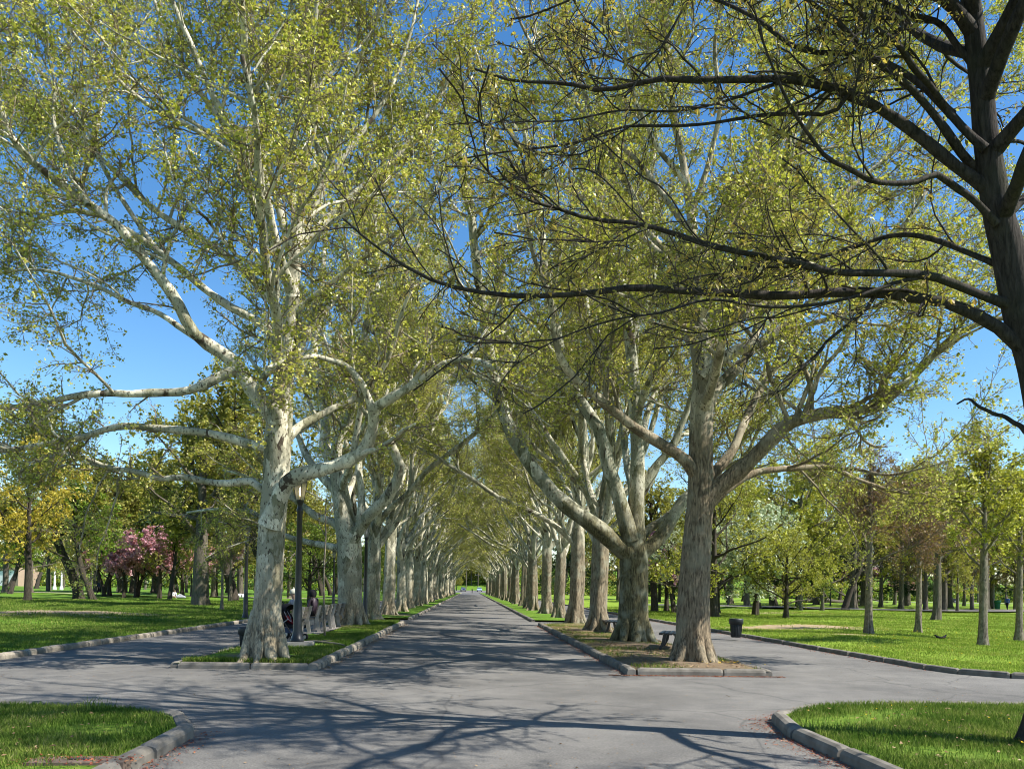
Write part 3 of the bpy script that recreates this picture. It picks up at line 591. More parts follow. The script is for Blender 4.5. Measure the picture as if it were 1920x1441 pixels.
# ------------------------------------------------------------------ avenue rows
def row_proto(seed, bark, fork_z, h, nl, label, group, loc, lean=0.0):
    global rng
    rng = np.random.default_rng(seed)
    base = np.array(loc, float); r = .355
    pts = [(0, 0, -.15, r * 1.04), (0, 0, .1, r), (.02, 0, 1.5, r * .92), (.05, .03, fork_z * .8, r * .90), (.06, .05, fork_z, r * .86), (.12, .06, fork_z + 1.4, r * .60), (.3, -.15, fork_z + 3.5, r * .44), (.1, -.45, fork_z + 7, r * .32), (.3, -.1, h * .80, r * .16)]
    P, R = trunk_path([(base[0] + p[0], base[1] + p[1], base[2] + p[2], p[3]) for p in pts]); T = (P, R)
    L = []; a0 = rng.uniform(0, 360)
    for i in range(nl):
        z = fork_z + (-.2 + .5 * (i % 3)) + (0 if i < 6 else 1.6 + .9 * (i - 6)); c, rr = trunk_r(T, base[2] + z)
        el = rng.uniform(50, 72) if i < 6 else rng.uniform(45, 65)
        L.append(free_limb(c, R_(a0 + i * 137.5 + rng.uniform(-15, 15)), R_(el), rng.uniform(10.5, 14.5) if i < 6 else rng.uniform(7, 10), rng.uniform(.12, .185) if i < 6 else .10, .03, rng.uniform(.45, 1.0), 13, .155))
    for i in range(2):
        c, _ = trunk_r(T, base[2] + fork_z - .4 + .6 * i)
        L.append(free_limb(c, R_(a0 + 70 + 175 * i), R_(46), rng.uniform(5, 6.5), .085, .025, .5, 9, .14))
    L.append(free_limb(P[-12], R_(a0), R_(78), 5, R[-12] * .8, .03, .2))
    t = thing('plane_tree', label, 'tree', base, 0, group)
    return finish_tree(t, base, T, L, dict(PLANE, t1=.45, trop=.08, s1=.48, per=5.4, size=.055), bark, M['twig'], M['leaf_plane'], wood_bark=M['bark_limb'], flare_kw=dict(roots=6, flare=.6, fh=.20, lobes=7, bumps=.11))
ORD = ['', 'first', 'second', 'third', 'fourth', 'fifth', 'sixth', 'seventh', 'eighth', 'ninth', 'tenth', 'eleventh', 'twelfth']
XL, XR = -4.5, 4.8
yl = [37.0, 44.5, 51.0, 58.8] + [58.8 + 7.2 * i for i in range(1, 24)]
yr = [29.8, 36.2, 43.6, 51.0] + [51.0 + 7.2 * i for i in range(1, 25)]
PA = row_proto(101, M['bark_left'], 3.4, 22.5, 9, 'pale plane tree just behind the tall lamp post, third in the left avenue row', GL_, (XL, yl[0], .1))
PB = row_proto(202, M['bark_left'], 4.4, 23.5, 8, 'pale plane tree with tall clear trunk, fourth in the left avenue row', GL_, (XL, yl[1], .1))
PC = row_proto(303, M['bark_row'], 3.3, 22.5, 9, 'flaky brown-trunked plane tree behind the mossy one, third of the right avenue row', GR_, (XR, yr[0], .1))
PD = row_proto(404, M['bark_row'], 3.8, 23, 9, 'flaky plane tree two beyond the mossy one, fourth of the right avenue row', GR_, (XR, yr[1], .1))
PP = [PA, PB, PC, PD]
SWL = {M['bark_row'].name: M['bark_left']}; SWR = {M['bark_left'].name: M['bark_row']}
rng = np.random.default_rng(77)
for side, ys, x0, g, sw, n0 in (('left', yl, XL, GL_, SWL, 3), ('right', yr, XR, GR_, SWR, 3)):
    for i, y in enumerate(ys[2:]):
        n = n0 + 2 + i
        lab = f'plane tree standing {ORD[n]} in the {side} avenue row from the crossing' if n <= 12 else f'distant plane tree far down the {side} avenue row, trunks overlapping'
        dup(PP[(i * 3 + (0 if side == 'left' else 2) + i // 4) % 4], (x0 + rng.uniform(-.22, .22), y + rng.uniform(-.6, .6), .1), rng.uniform(0, 6.28), np.array([1, 1, rng.uniform(.9, 1.08)]) * rng.uniform(.86, 1.06), lab, g, sw)
# young sapling in the left verge
def sapling():
    b = gnd(609, 1196, .1); Y = b[1]
    T = px_trunk([(609, 1200, 4.6), (609, 1190, 4.2), (607, 1120, 3.6), (608, 1060, 3.2), (611, 1000, 2.6), (610, 960, 2.0), (613, 930, 1.5)], Y, 30)
    L = [px_limb([(607, 1062), (618, 1048), (628, 1038)], (2.0, 1.0), (Y, Y - .3)), px_limb([(610, 1005), (600, 985), (597, 960)], (1.8, .9), (Y, Y + .3)), px_limb([(610, 980), (622, 960), (626, 940)], (1.6, .8), (Y, Y + .1))]
    t = thing('sapling', 'thin bare young tree beside the bench, between the first two trunks of the left row', 'tree', b)
    return finish_tree(t, b, T, L, dict(s1=.3, t1=.2, l1=(.2, .5), a1=(30, 60), s2=.2, l2=(.1, .25), s3=.15, l3=(.05, .12), per=.6, size=.05, w=.1, trop=.1), M['bark_young'], M['twig'], M['leaf_olive'], flare_kw=dict(flare=.1, fh=.1, lobes=4, bumps=.02))
sapling()
# ------------------------------------------------------------------ park trees
def park_proto(name, seed, label, loc, h, tr, fork, nl, el, ln, prm, bark, twig, leaf, leaf_kw={}, lean=(0, 0), group=None, curve=(.1, .6), low=None):
    global rng
    rng = np.random.default_rng(seed); b = np.array(loc, float)
    lx, ly = lean
    pts = [(0, 0, -.15, tr * 1.03), (0, 0, .1, tr), (lx * .25, ly * .25, fork * .5, tr * .9), (lx * .6, ly * .6, fork, tr * .8), (lx, ly, fork + (h - fork) * .35, tr * .5), (lx * 1.1, ly * 1.1, fork + (h - fork) * .8, tr * .2)]
    P, R = trunk_path([(b[0] + p[0], b[1] + p[1], b[2] + p[2], p[3]) for p in pts], 46); T = (P, R); L = []; a0 = rng.uniform(0, 360)
    for i in range(nl):
        u = i / max(nl - 1, 1); z = fork * .92 + (h - fork) * .62 * u; c, rr = trunk_r(T, b[2] + z)
        L.append(free_limb(c, R_(a0 + 137.5 * i + rng.uniform(-20, 20)), R_(rng.uniform(*el) + 25 * u), rng.uniform(*ln) * (1 - .5 * u), min(rr * .6, tr * .32), tr * .06, rng.uniform(*curve), 8, .12))
    L.append(free_limb(P[-8], R_(a0), R_(80), h * .18, R[-8], .012, .1))
    t = thing(name, label, 'tree', b, 0, group)
    return finish_tree(t, b, T, L, prm, bark, twig, leaf, leaf_kw, flare_kw=dict(flare=.5, fh=.3, lobes=6, bumps=.04))
BGP = dict(s1=.55, t1=.12, l1=(1.2, 3.4), a1=(30, 75), s2=.30, l2=(.5, 1.5), s3=.12, l3=(.2, .55), per=4.6, size=.15, w=.17, trop=.03)
def G(x, y): return gnd(x, y, .1)
def at_d(x, d, z=.1):
    """ground point seen in photo column x at distance d"""
    r = ray(x, 1105); return np.array([r[0] / r[1] * d, d, z])
GT = 'trees standing in the park lawns'
K_ol = park_proto('park_tree', 501, 'broad olive-green tree with thick flared trunk on the left lawn, before the pink blossom', G(375, 1136), 14, .62, 3.2, 10, (12, 40), (6.5, 9), BGP, M['bark_grey'], M['twig_dark'], M['leaf_olive'], group=GT)
K_md = park_proto('park_tree', 521, 'mid-green tree with a brown trunk beside the white wall at the left edge', G(58, 1112), 13.5, .24, 2.8, 12, (8, 45), (5.5, 8), BGP, M['bark_grey'], M['twig_dark'], M['leaf_olive'], group=GT)
K_gr = park_proto('park_tree', 502, 'dark leaning tree with bright green leaves on the left lawn, trunk bent to the left', G(172, 1124), 11, .30, 2.6, 9, (5, 35), (4.5, 6.5), BGP, M['bark_dark'], M['twig_dark'], M['leaf_green'], lean=(-1.6, .3), group=GT)
K_yl = park_proto('park_tree', 503, 'tree hung with golden yellow catkins at the left edge', at_d(52, 62), 12, .26, 3.4, 10, (0, 40), (5, 7), dict(BGP, per=5, l3=(.3, .7)), M['bark_dark'], M['twig_dark'], M['leaf_yellow'], dict(hang=.5, aspect=.5), group=GT)
K_ch = park_proto('cherry_tree', 504, 'pink blossoming cherry tree behind the slim trunks, leftmost of the pink group', G(258, 1117), 6.0, .20, 1.5, 9, (18, 45), (3.0, 4.4), dict(BGP, s3=.10, per=9, size=.16), M['bark_dark'], M['twig_dark'], M['leaf_pink'], group='pink cherry trees in blossom')
K_yo = park_proto('young_tree', 505, 'slender bare young tree on the right lawn with upswept pale branches, nearest the litter bin', G(1628, 1189), 8.2, .16, 3.0, 12, (30, 55), (1.8, 3.2), dict(BGP, s1=.2, l1=(.4, 1.3), s2=.13, l2=(.25, .8), s3=.09, l3=(.1, .3), per=1.2, size=.07), M['bark_young'], M['twig_red'], M['leaf_bud'], group=GT)
K_yg = park_proto('young_tree', 506, 'slender young tree with fresh yellow-green leaves, nearest the right edge of the right lawn', G(1843, 1211), 7.6, .135, 2.7, 12, (20, 50), (1.8, 3.2), dict(BGP, s1=.22, l1=(.4, 1.3), s2=.15, l2=(.25, .8), s3=.09, l3=(.1, .3), per=3.6, size=.09), M['bark_young'], M['twig_dark'], M['leaf_bright'], group=GT)
K_br = park_proto('park_tree', 507, 'bronze-budded bare tree behind the young trees of the right lawn', G(1757, 1162), 11, .28, 3.2, 10, (20, 55), (4, 6), dict(BGP, s3=.08, per=2.2, size=.12), M['bark_grey'], M['twig_red'], M['leaf_bud'], group=GT)
K_br['label'] = 'bronze-budded tree with a slim mossy trunk standing on the low bank of the right lawn'
K_wh = park_proto('dogwood_tree', 508, 'white blossoming tree behind the brown trunk at the right verge tip', at_d(1418, 56), 6.6, .24, 2.0, 11, (0, 35), (4, 6), dict(BGP, per=5, size=.14), M['bark_dark'], M['twig_dark'], M['leaf_white'], group=GT)
K_ev = park_proto('park_tree', 509, 'dark evergreen tree on the right lawn beyond the cross path', G(1652, 1136), 13, .28, 2.2, 14, (-8, 18), (4.5, 6.5), dict(BGP, per=6, size=.14), M['bark_dark'], M['twig_dark'], M['leaf_dark'], group=GT)
K_lg = park_proto('park_tree', 510, 'light green spreading tree with tiers of dark level branches behind the brown plane trunk', at_d(1338, 50), 9.5, .30, 1.6, 14, (2, 28), (5, 7), dict(BGP, s3=.10, per=4, size=.11), M['bark_dark'], M['twig_dark'], M['leaf_bright'], group=GT)
K_fk = park_proto('park_tree', 511, 'dark trunked tree leaning right with a high fork, near the fallen tree', G(1583, 1143), 15, .36, 4.0, 10, (15, 50), (6, 8), dict(BGP, per=5), M['bark_dark'], M['twig_dark'], M['leaf_olive'], lean=(2.4, 0), group=GT)
rng = np.random.default_rng(33)
SWAPS = {'olive': {}, }
def sw(src, leaf, bark=None):
    d = {src: M[leaf]}
    return d
def place(proto, x, y, sc, label, group=GT, leaf=None, d=None):
    p = G(x, y) if d is None else at_d(x, d)
    s = None
    if leaf: s = {l.name: M[leaf] for k, l in M.items() if k.startswith('leaf_')}
    return dup(proto, p, rng.uniform(0, 6.28), sc, label, group, s)
# left lawn
place(K_fk, 196, 1117, .62, 'upright dark trunk with olive leaves beside the walker with a backpack')
place(K_md, 152, 1116, .6, 'small forked brown tree behind the leaning dark trunk')
place(K_fk, 258, 1117, .55, 'slim grey trunk just left of the pink cherry blossom')
place(K_fk, 318, 1124, .60, 'slim straight trunk beside the picnickers on the left lawn')
place(K_yo, 416, 1141, .62, 'small crooked sapling just right of the thick flared trunk', leaf='leaf_green')
place(K_md, 432, 1128, .72, 'dark thick trunk just left of the lamp post across the left path')
place(K_lg, 580, 1131, .75, 'bushy many-stemmed bright green tree behind the seated people', leaf='leaf_green')
place(K_lg, 690, 1121, .8, 'bright green tree glimpsed between the second and third left trunks', leaf='leaf_green')
for (x, d, s, n) in ((205, 92, 1.1, 'pink cherry tree behind the walker with a backpack'), (300, 84, 1.1, 'pink cherry tree between two slim trunks, its blossom reaching low'), (342, 86, 1.1, 'pink cherry tree just left of the thick flared trunk'), (405, 98, 1.1, 'pink cherry tree just right of the thick flared trunk'), (255, 89, 1.1, 'pink cherry tree set back behind the leftmost pink crown'), (325, 106, 1.2, 'pink cherry tree behind the picnickers, set back'), (232, 84, .9, 'small pink cherry tree between the walker and the leftmost pink crown')):
    place(K_ch, x, 0, s, n, 'pink cherry trees in blossom', d=d)
place(K_gr, 20, 1113, .9, 'dark green tree at the far left edge, crown above the white wall', leaf='leaf_green')
# right lawn
place(K_yo, 1722, 1184, .86, 'dark-stemmed bronze-budded young tree, second of the thin trees from the litter bin')
place(K_yg, 1911, 1197, .96, 'slender green young tree cut by the right edge, pale stem')
place(K_lg, 1474, 1158, .62, 'small leaning tree with yellow-green leaves and a light stem, behind the litter bin')
place(K_fk, 1425, 1141, .62, 'short thick trunk behind the litter bin, left of the paired trunks')
place(K_fk, 1455, 1137, .92, 'stout grey trunk, left one of a close pair beyond the cross path')
place(K_md, 1469, 1136, .85, 'grey trunk, right one of a close pair beyond the cross path')
place(K_md, 1542, 1144, .78, 'stout trunk with an orange scar standing left of the leaning dark trunk', leaf='leaf_bright')
place(K_br, 1735, 1145, .9, 'thin dark trunk among three close stems behind the second young tree')
place(K_md, 1795, 1147, .66, 'low-forked tree with spread roots between the two right-hand young trees')
place(K_br, 1822, 1145, .8, 'slanting trunk just left of the near green young tree')
place(K_fk, 1857, 1141, .95, 'broad brown trunk beside the green bin', leaf='leaf_olive')
place(K_br, 1903, 1143, .8, 'multi-stemmed tree by the right edge near the walker in blue')
place(K_fk, 1228, 1147, .80, 'dark trunk seen between the mossy and brown plane trees, left one', leaf='leaf_olive')
place(K_gr, 1264, 1151, .62, 'thin dark trunk just left of the brown plane tree', leaf='leaf_white')
place(K_ch, 1250, 0, .95, 'mauve redbud tree glimpsed between the mossy and brown plane trunks', leaf='leaf_mauve', d=62)
place(K_ch, 1606, 0, 1.25, 'mauve redbud crown behind the tall bare young tree', leaf='leaf_mauve', d=118)
place(K_ch, 1692, 0, 1.1, 'round pink tree far off beyond the cross path', d=190)
place(K_wh, 1345, 0, .9, 'white blossoming tree half hidden by the brown plane trunk', d=58)
# far trees closing the view: individuals, a few kinds
FARG = 'far trees closing the view across the lawns'
kinds = [(K_md, 'leaf_olive', 'olive'), (K_fk, 'leaf_bright', 'fresh green'), (K_br, None, 'bronze'), (K_ev, None, 'dark evergreen'), (K_md, 'leaf_bright', 'fresh green'), (K_fk, 'leaf_olive', 'olive')]
for side, cols in (('left', np.linspace(-60, 835, 36)), ('right', np.linspace(925, 1990, 42))):
    for i, x in enumerate(cols):
        k, lf, nm = kinds[int(rng.integers(0, 6))]; d = rng.uniform(125, 235) if i % 2 else rng.uniform(90, 150)
        if abs(x - 882) < 150: d = rng.uniform(150, 260)
        p = at_d(x, d)
        if abs(p[0]) < 16: p[0] = math.copysign(16 + rng.uniform(0, 8), p[0])
        if side == 'left' and x < 130 and d < 175: d = 180; p = at_d(x, 270 + rng.uniform(0, 20)) if x < 60 else p
        dup(k, p, rng.uniform(0, 6.28), rng.uniform(.85, 1.25), f'distant {nm} tree closing the view behind the {side} lawn', FARG,
            {l.name: M[lf] for kk, l in M.items() if kk.startswith('leaf_')} if lf else None)
# nearer mid-distance crowns behind the rows (second lines of planes along the outer paths)
for i, (x, d, s) in enumerate(((150, 74, 1.25), (230, 118, 1.4), (330, 126, 1.5), (440, 74, 1.3), (520, 58, 1.2), (-60, 62, 1.0))):
    place(K_fk, x, 0, s, 'olive leafy tree, one of the crowns massed behind the left horizontal limbs', 'crowns massed behind the left lawn', leaf='leaf_olive', d=d)
for i, (x, d, s) in enumerate(((1400, 92, 1.3), (1500, 76, 1.3), (1600, 88, 1.45), (1690, 95, 1.4), (1770, 82, 1.3), (1850, 96, 1.4), (1930, 84, 1.3))):
    place(K_md if i % 2 else K_br, x, 0, s, 'thin-leaved tree, one of the crowns massed beyond the right lawn', 'crowns massed beyond the right lawn', leaf='leaf_bright' if i % 2 else 'leaf_olive', d=d)
for i, (x, d, s) in enumerate(((-90, 118, 1.2), (10, 104, 1.15), (90, 126, 1.3), (180, 122, 1.4), (235, 126, 1.4), (290, 128, 1.5), (365, 124, 1.5), (450, 108, 1.35), (500, 96, 1.3), (560, 118, 1.3))):
    place(K_br if i % 2 else K_md, x, 0, s * (1.15 if i % 2 else 1), 'olive leafy tree, one of the crowns massed behind the left horizontal limbs', 'crowns massed behind the left lawn', leaf=('leaf_olive', 'leaf_bright', 'leaf_olive')[i % 3], d=d)
for i, (x, d, s) in enumerate(((1370, 112, 1.5), (1450, 104, 1.5), (1530, 118, 1.7), (1620, 110, 1.6), (1700, 122, 1.7), (1780, 108, 1.5), (1860, 118, 1.7), (1935, 106, 1.6), (2010, 112, 1.6))):
    place(K_br if i % 2 else K_md, x, 0, s, 'thin-leaved tree, one of the crowns massed beyond the right lawn', 'crowns massed beyond the right lawn', leaf=('leaf_bright', 'leaf_olive')[i % 2], d=d)
# fallen tree with gnarled limbs
def fallen():
    b = G(1572, 1130); Y = b[1]; t = thing('fallen_tree', 'fallen bare tree sprawling its twisted limbs on the grass beyond the cross path', 'fallen tree', b)
    def tb(spec, w, y0, y1):
        P, R = px_limb(spec, w, (Y + y0, Y + y1)); A = cat_rom(np.c_[P, R], 20); A[:, :3] += wobble(20) * R.mean() * .5; return A[:, :3] - b, A[:, 3]
    mb = MB(); mb.tubes(*tb([(1622, 1128), (1590, 1127), (1560, 1126), (1530, 1124), (1512, 1128)], (9, 6), 0, -2), 10); mb.build('trunk', M['bark_grey'], t)
    for s, w, y1 in (([(1535, 1125), (1515, 1119), (1500, 1112), (1480, 1110)], (5, 2), -1), ([(1530, 1124), (1510, 1128), (1490, 1122), (1478, 1118)], (5, 2), 1), ([(1555, 1126), (1545, 1112), (1535, 1100), (1528, 1096)], (4, 1.5), 1), ([(1590, 1127), (1612, 1117), (1640, 1124), (1665, 1128)], (5, 2), -1), ([(1600, 1127), (1580, 1114), (1566, 1106), (1556, 1096)], (4, 1.6), 1), ([(1520, 1121), (1508, 1108), (1505, 1100)], (3, 1.2), -1)):
        mb = MB(); p, r = tb(s, w, 0, y1); mb.tubes(p, r, 7)
        P1, R1, _ = spawn(p[None], r[None], np.zeros(1, int), .5, .3, (.5, 1.4), (30, 70), 6, .15, .05, .6); mb.tubes(P1, np.maximum(R1, .015), 4); mb.build('limb', M['bark_grey'], t)
fallen()

# the mass of woods and shrubs that closes the park, too far to tell one plant from the next
def far_woods():
    mb = MB(); C = []; S = []
    for sgn in (-1, 1):
        n = 420; cx = sgn * (14 + rng.random(n) ** .9 * 215); cy = rng.uniform(240, 283, n); r = rng.uniform(1.2, 3.6, n); h = rng.uniform(1.5, 7.5, n)
        for x, y, q, hh in zip(cx, cy, r, h):
            k = int(90 * q); p = rng.normal(size=(k, 3)) * [q * .55, q * .55, hh * .27] + [x, y, hh * .5 + .1]; C.append(p[p[:, 2] > .1])
    n = 90
    for x, y, q, hh in zip(rng.uniform(-24, 24, n), rng.uniform(338, 362, n), rng.uniform(1.5, 3.5, n), rng.uniform(4, 13, n)):
        k = int(110 * q); z0 = .92 + (y - 318) * .115; p = rng.normal(size=(k, 3)) * [q * .6, q * .6, hh * .28] + [x, y, z0 + hh * .5]; C.append(p[p[:, 2] > z0])
    C = np.concatenate(C); pick = rng.integers(0, 4, len(C)); reg = (np.sin(C[:, 0] * .11) + np.sin(C[:, 0] * .037 + 2) > .2)
    for m in range(3):
        sel = (pick == m) if m < 2 else (pick >= 2); V, Q = leaf_quads(C[sel], .55); mb.add(V, Q, m=m)
    tag(mb.build('far_woods', [M['leaf_olive'], M['leaf_dark'], M['leaf_green']], smooth=False), kind='stuff')
far_woods()
# ------------------------------------------------------------------ ground, roads, lawns
rng = np.random.default_rng(55)
def sheet(name, x0, x1, y0, y1, z, mat, nx=2, ny=2, zf=None, kind='structure'):
    xs = np.linspace(x0, x1, nx); ys = np.linspace(y0, y1, ny); X, Y = np.meshgrid(xs, ys); Z = np.full_like(X, z) if zf is None else zf(X, Y)
    i, j = np.meshgrid(np.arange(ny - 1), np.arange(nx - 1), indexing='ij'); Q = np.stack([i * nx + j, i * nx + j + 1, (i + 1) * nx + j + 1, (i + 1) * nx + j], 2).reshape(-1, 4)
    return tag(MB().add(np.stack([X, Y, Z], 2).reshape(-1, 3), Q).build(name, mat), kind=kind)
gmat = grass_ground('lawn_far', GD, GM, GL)
sheet('ground', -2500, 2500, -60, 4000, -.06, gmat)
sheet('road', -13.5, 13.8, -12, 285.5, 0, M['asphalt'])
sheet('crossing_road', -70, -13.5, -12, 15.9, 0, M['asphalt']); sheet('crossing_road', 13.8, 70, -12, 15.9, 0, M['asphalt'])
def hill_z(X, Y): return np.where(Y < 318, (Y - 285) * .028, .92 + (Y - 318) * .115) - .02 + .4 * np.sin(X * .05) * np.clip((Y - 318) / 40, 0, 1)
sheet('hill', -260, 260, 285, 420, 0, gmat, 40, 60, hill_z)
sheet('street', -60, 60, 285.6, 317.5, 0, M['asphalt'], 20, 20, lambda X, Y: hill_z(X, Y) + .03)
bl = [gnd(110, 1153), gnd(40, 1158)]; br = [gnd(1480, 1181), gnd(1545, 1179), gnd(1600, 1197), gnd(1530, 1153)]
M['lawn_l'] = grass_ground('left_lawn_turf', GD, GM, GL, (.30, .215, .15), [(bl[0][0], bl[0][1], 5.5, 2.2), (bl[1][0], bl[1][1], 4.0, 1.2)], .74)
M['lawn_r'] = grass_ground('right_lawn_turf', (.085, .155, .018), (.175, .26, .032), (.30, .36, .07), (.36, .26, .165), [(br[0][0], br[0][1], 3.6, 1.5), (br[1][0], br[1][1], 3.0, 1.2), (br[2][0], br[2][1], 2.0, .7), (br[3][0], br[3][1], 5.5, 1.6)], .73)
M['verge_l'] = grass_ground('verge_turf', GD, GM, GL, (.20, .155, .10), [(-4.35, 16.6, 1.5, .9), (-4.5, 30, 1.5, 1.3), (-4.5, 44.5, 1.5, 1.5)], .60)
M['verge_r'] = grass_ground('verge_soil', (.075, .075, .028), (.145, .12, .065), (.20, .20, .06), (.19, .14, .092), [(4.6, 17.5, 1.4, 3.0), (4.8, 23, 1.4, 2.6), (4.8, 30, 1.4, 2)], .52)
M['near_turf'] = grass_ground('near_turf', (.045, .10, .013), (.10, .165, .022), (.19, .24, .05), (.20, .155, .085), (), .60)
def und(X, Y): return .05 * np.sin(X * .55 + .7 * np.sin(Y * .31)) + .04 * np.sin(Y * .43 + X * .2) + .02 * np.sin(X * 1.7 + Y * 1.1)
def lawn(name, xin, sg, ya, yb, umax, mat, nv=160, amp=1.0, z0=.10, nu=70):
    u = np.linspace(0, 1, nu) ** 2.2 * umax; X = []; Y = []; Z = []
    for uu in u:
        a, b = ya(uu), yb(uu); t = np.linspace(0, 1, nv); v = t ** 1.8 if b > a else t; y = a + (b - a) * v
        e = np.clip(np.minimum(uu, np.abs(y - a)) / 2.5, 0, 1); e = e * e * (3 - 2 * e); x = np.full(nv, xin + sg * uu)
        X.append(x); Y.append(y); Z.append(z0 + amp * e * und(x, y))
    P = np.stack([np.array(X), np.array(Y), np.array(Z)], 2); i, j = np.meshgrid(np.arange(nu - 1), np.arange(nv - 1), indexing='ij')
    return tag(MB().add(P.reshape(-1, 3), np.stack([i * nv + j, i * nv + j + 1, (i + 1) * nv + j + 1, (i + 1) * nv + j], 2).reshape(-1, 4)).build(name, mat), kind='structure')
def arc(u, r): return r - math.sqrt(max(r * r - (r - u) ** 2, 0)) if u < r else 0.
XLL, XRL, YLL, YRL = -9.8, 10.35, 15.9, 15.6
lawn('left_lawn', XLL, -1, lambda u: YLL + arc(u, 1.6), lambda u: 285., 230, M['lawn_l'])
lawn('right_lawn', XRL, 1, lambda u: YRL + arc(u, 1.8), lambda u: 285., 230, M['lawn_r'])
NLX, NLY, NRX, NRY = -3.02, 10.35, 3.78, 11.25
lawn('near_left_lawn', NLX, -1, lambda u: NLY - arc(u, 1.9), lambda u: -6., 40, M['near_turf'], 60, .5)
lawn('near_right_lawn', NRX, 1, lambda u: NRY - arc(u, 2.1), lambda u: -6., 40, M['near_turf'], 60, .5)
LX0, LX1, RX0, RX1, FY_L, FY_R = -5.75, -3.04, 3.22, 6.0, 15.95, 15.7
def strip(name, x0, x1, y0, y1, mat):
    def zf(X, Y):
        e = np.clip(np.minimum(np.minimum(X - x0, x1 - X), np.minimum(Y - y0, y1 - Y)) / .8, 0, 1); return .10 + .05 * e * (1 + np.sin(X * 2.1 + Y) * .5)
    return sheet(name, x0, x1, y0, y1, .1, mat, 14, max(8, int((y1 - y0) * 2)), zf)
GAPS = ((FY_L, 36.8), (40.8, 95), (99, 160), (164, 285))
for k, (a, b) in enumerate(GAPS):
    strip('left_verge', LX0, LX1, a, b, M['verge_l']); strip('right_verge', RX0, RX1, a - .25 if k == 0 else a, b, M['verge_r'] if k == 0 else M['verge_l'])
sheet('bench_pavement', -5.72, -4.62, 21.2, 31.2, .165, M['concrete_dark'], 2, 2)
# ---- kerbs
def kerb(name, pts, stone=.34, w=.20, h=.15, mat='concrete_dark', jit=.012, inset=.0):
    A = np.asarray(pts, float); d = np.r_[0, np.cumsum(np.linalg.norm(np.diff(A, axis=0), axis=1))]; mb = MB(); s = 0
    pos = lambda q: np.array([np.interp(q, d, A[:, 0]), np.interp(q, d, A[:, 1])])
    prof = np.array([(-.5, -.3), (-.5, .55), (-.40, .84), (-.18, 1.0), (.16, 1.0), (.40, .86), (.5, .58), (.5, -.3)])
    while s < d[-1] - .03:
        L = min(stone * rng.uniform(.75, 1.25), d[-1] - s); gp = .012; hw = w * rng.uniform(.94, 1.06); hh = h * rng.uniform(.93, 1.06); off = rng.normal() * jit
        V = []
        for q, k in ((s + gp, .80), (s + gp + min(.05, L * .2), 1.0), (s + L - gp - min(.05, L * .2), 1.0), (s + L - gp, .80)):
            p = pos(q); t = pos(min(q + .05, d[-1])) - pos(max(q - .05, 0)); t /= np.linalg.norm(t) + 1e-9; nn = np.array([-t[1], t[0]])
            for (a, b) in prof: V.append((p[0] + nn[0] * (a * hw * (k * .25 + .75) + off), p[1] + nn[1] * (a * hw * (k * .25 + .75) + off), b * hh * (k if b > .5 else 1)))
        n = 8; Q = [(i * n + j, i * n + (j + 1) % n, (i + 1) * n + (j + 1) % n, (i + 1) * n + j) for i in range(3) for j in range(n)]
        b0 = np.array(V[:n]); b1 = np.array(V[-n:])
        mb.add(V, Q); mb.add(np.vstack([b0, b0.mean(0)]), None, [(j, (j + 1) % n, n) for j in range(n)]); mb.add(np.vstack([b1, b1.mean(0)]), None, [((j + 1) % n, j, n) for j in range(n)]); s += L
    return tag(mb.build(name, M[mat], smooth=False), kind='structure')
M['kerb_stone'] = simple('kerb_stone', (.25, .22, .175), .9, .2, 0, .45, 3.2)
M['kerb_grey'] = simple('kerb_concrete', (.165, .15, .125), .9, .2, 0, .45, 4.0)
def corner(cx, cy, r, a0, a1, n=14): return [(cx + r * math.cos(t), cy + r * math.sin(t)) for t in np.linspace(R_(a0), R_(a1), n)]
for k, (a, b) in enumerate(GAPS):
    ar = a - .25 if k == 0 else a; st = .36 if b < 100 else 1.2
    kerb('kerb', [(LX1, a - (.09 if k == 0 else 0)), (LX1, b)], st, .19, .145, 'kerb_stone'); kerb('kerb', [(RX0, ar - (.09 if k == 0 else 0)), (RX0, b)], st * 1.25, .18, .14, 'kerb_grey')
    kerb('kerb', [(LX0, a), (LX0, b)], st * 2.5, .16, .13, 'kerb_grey'); kerb('kerb', [(RX1, ar), (RX1, b)], st * 2.5, .16, .13, 'kerb_grey')
kerb('kerb', [(LX0 + .09, FY_L), (LX1 - .10, FY_L)], 1.5, .15, .12, 'kerb_grey', .004); kerb('kerb', [(RX0 + .095, FY_R), (RX1 - .09, FY_R)], 1.9, .16, .14, 'kerb_grey', .004)
kerb('kerb', [(-60, YLL)] + corner(XLL - 1.6, YLL + 1.6, 1.6, -90, 0)[0:] + [(XLL, 120), (XLL, 285)], .42, .17, .135, 'kerb_stone')
kerb('kerb', [(60, YRL)] + corner(XRL + 1.8, YRL + 1.8, 1.8, 270, 180) + [(XRL, 120), (XRL, 285)], .9, .16, .125, 'kerb_grey')
kerb('kerb', [(-30, NLY)] + corner(NLX - 1.9, NLY - 1.9, 1.9, 90, 0) + [(NLX, -5)], .95, .19, .14, 'kerb_grey')
kerb('kerb', [(30, NRY)] + corner(NRX + 2.1, NRY - 2.1, 2.1, 90, 180) + [(NRX, -5)], 1.1, .18, .135, 'kerb_grey')
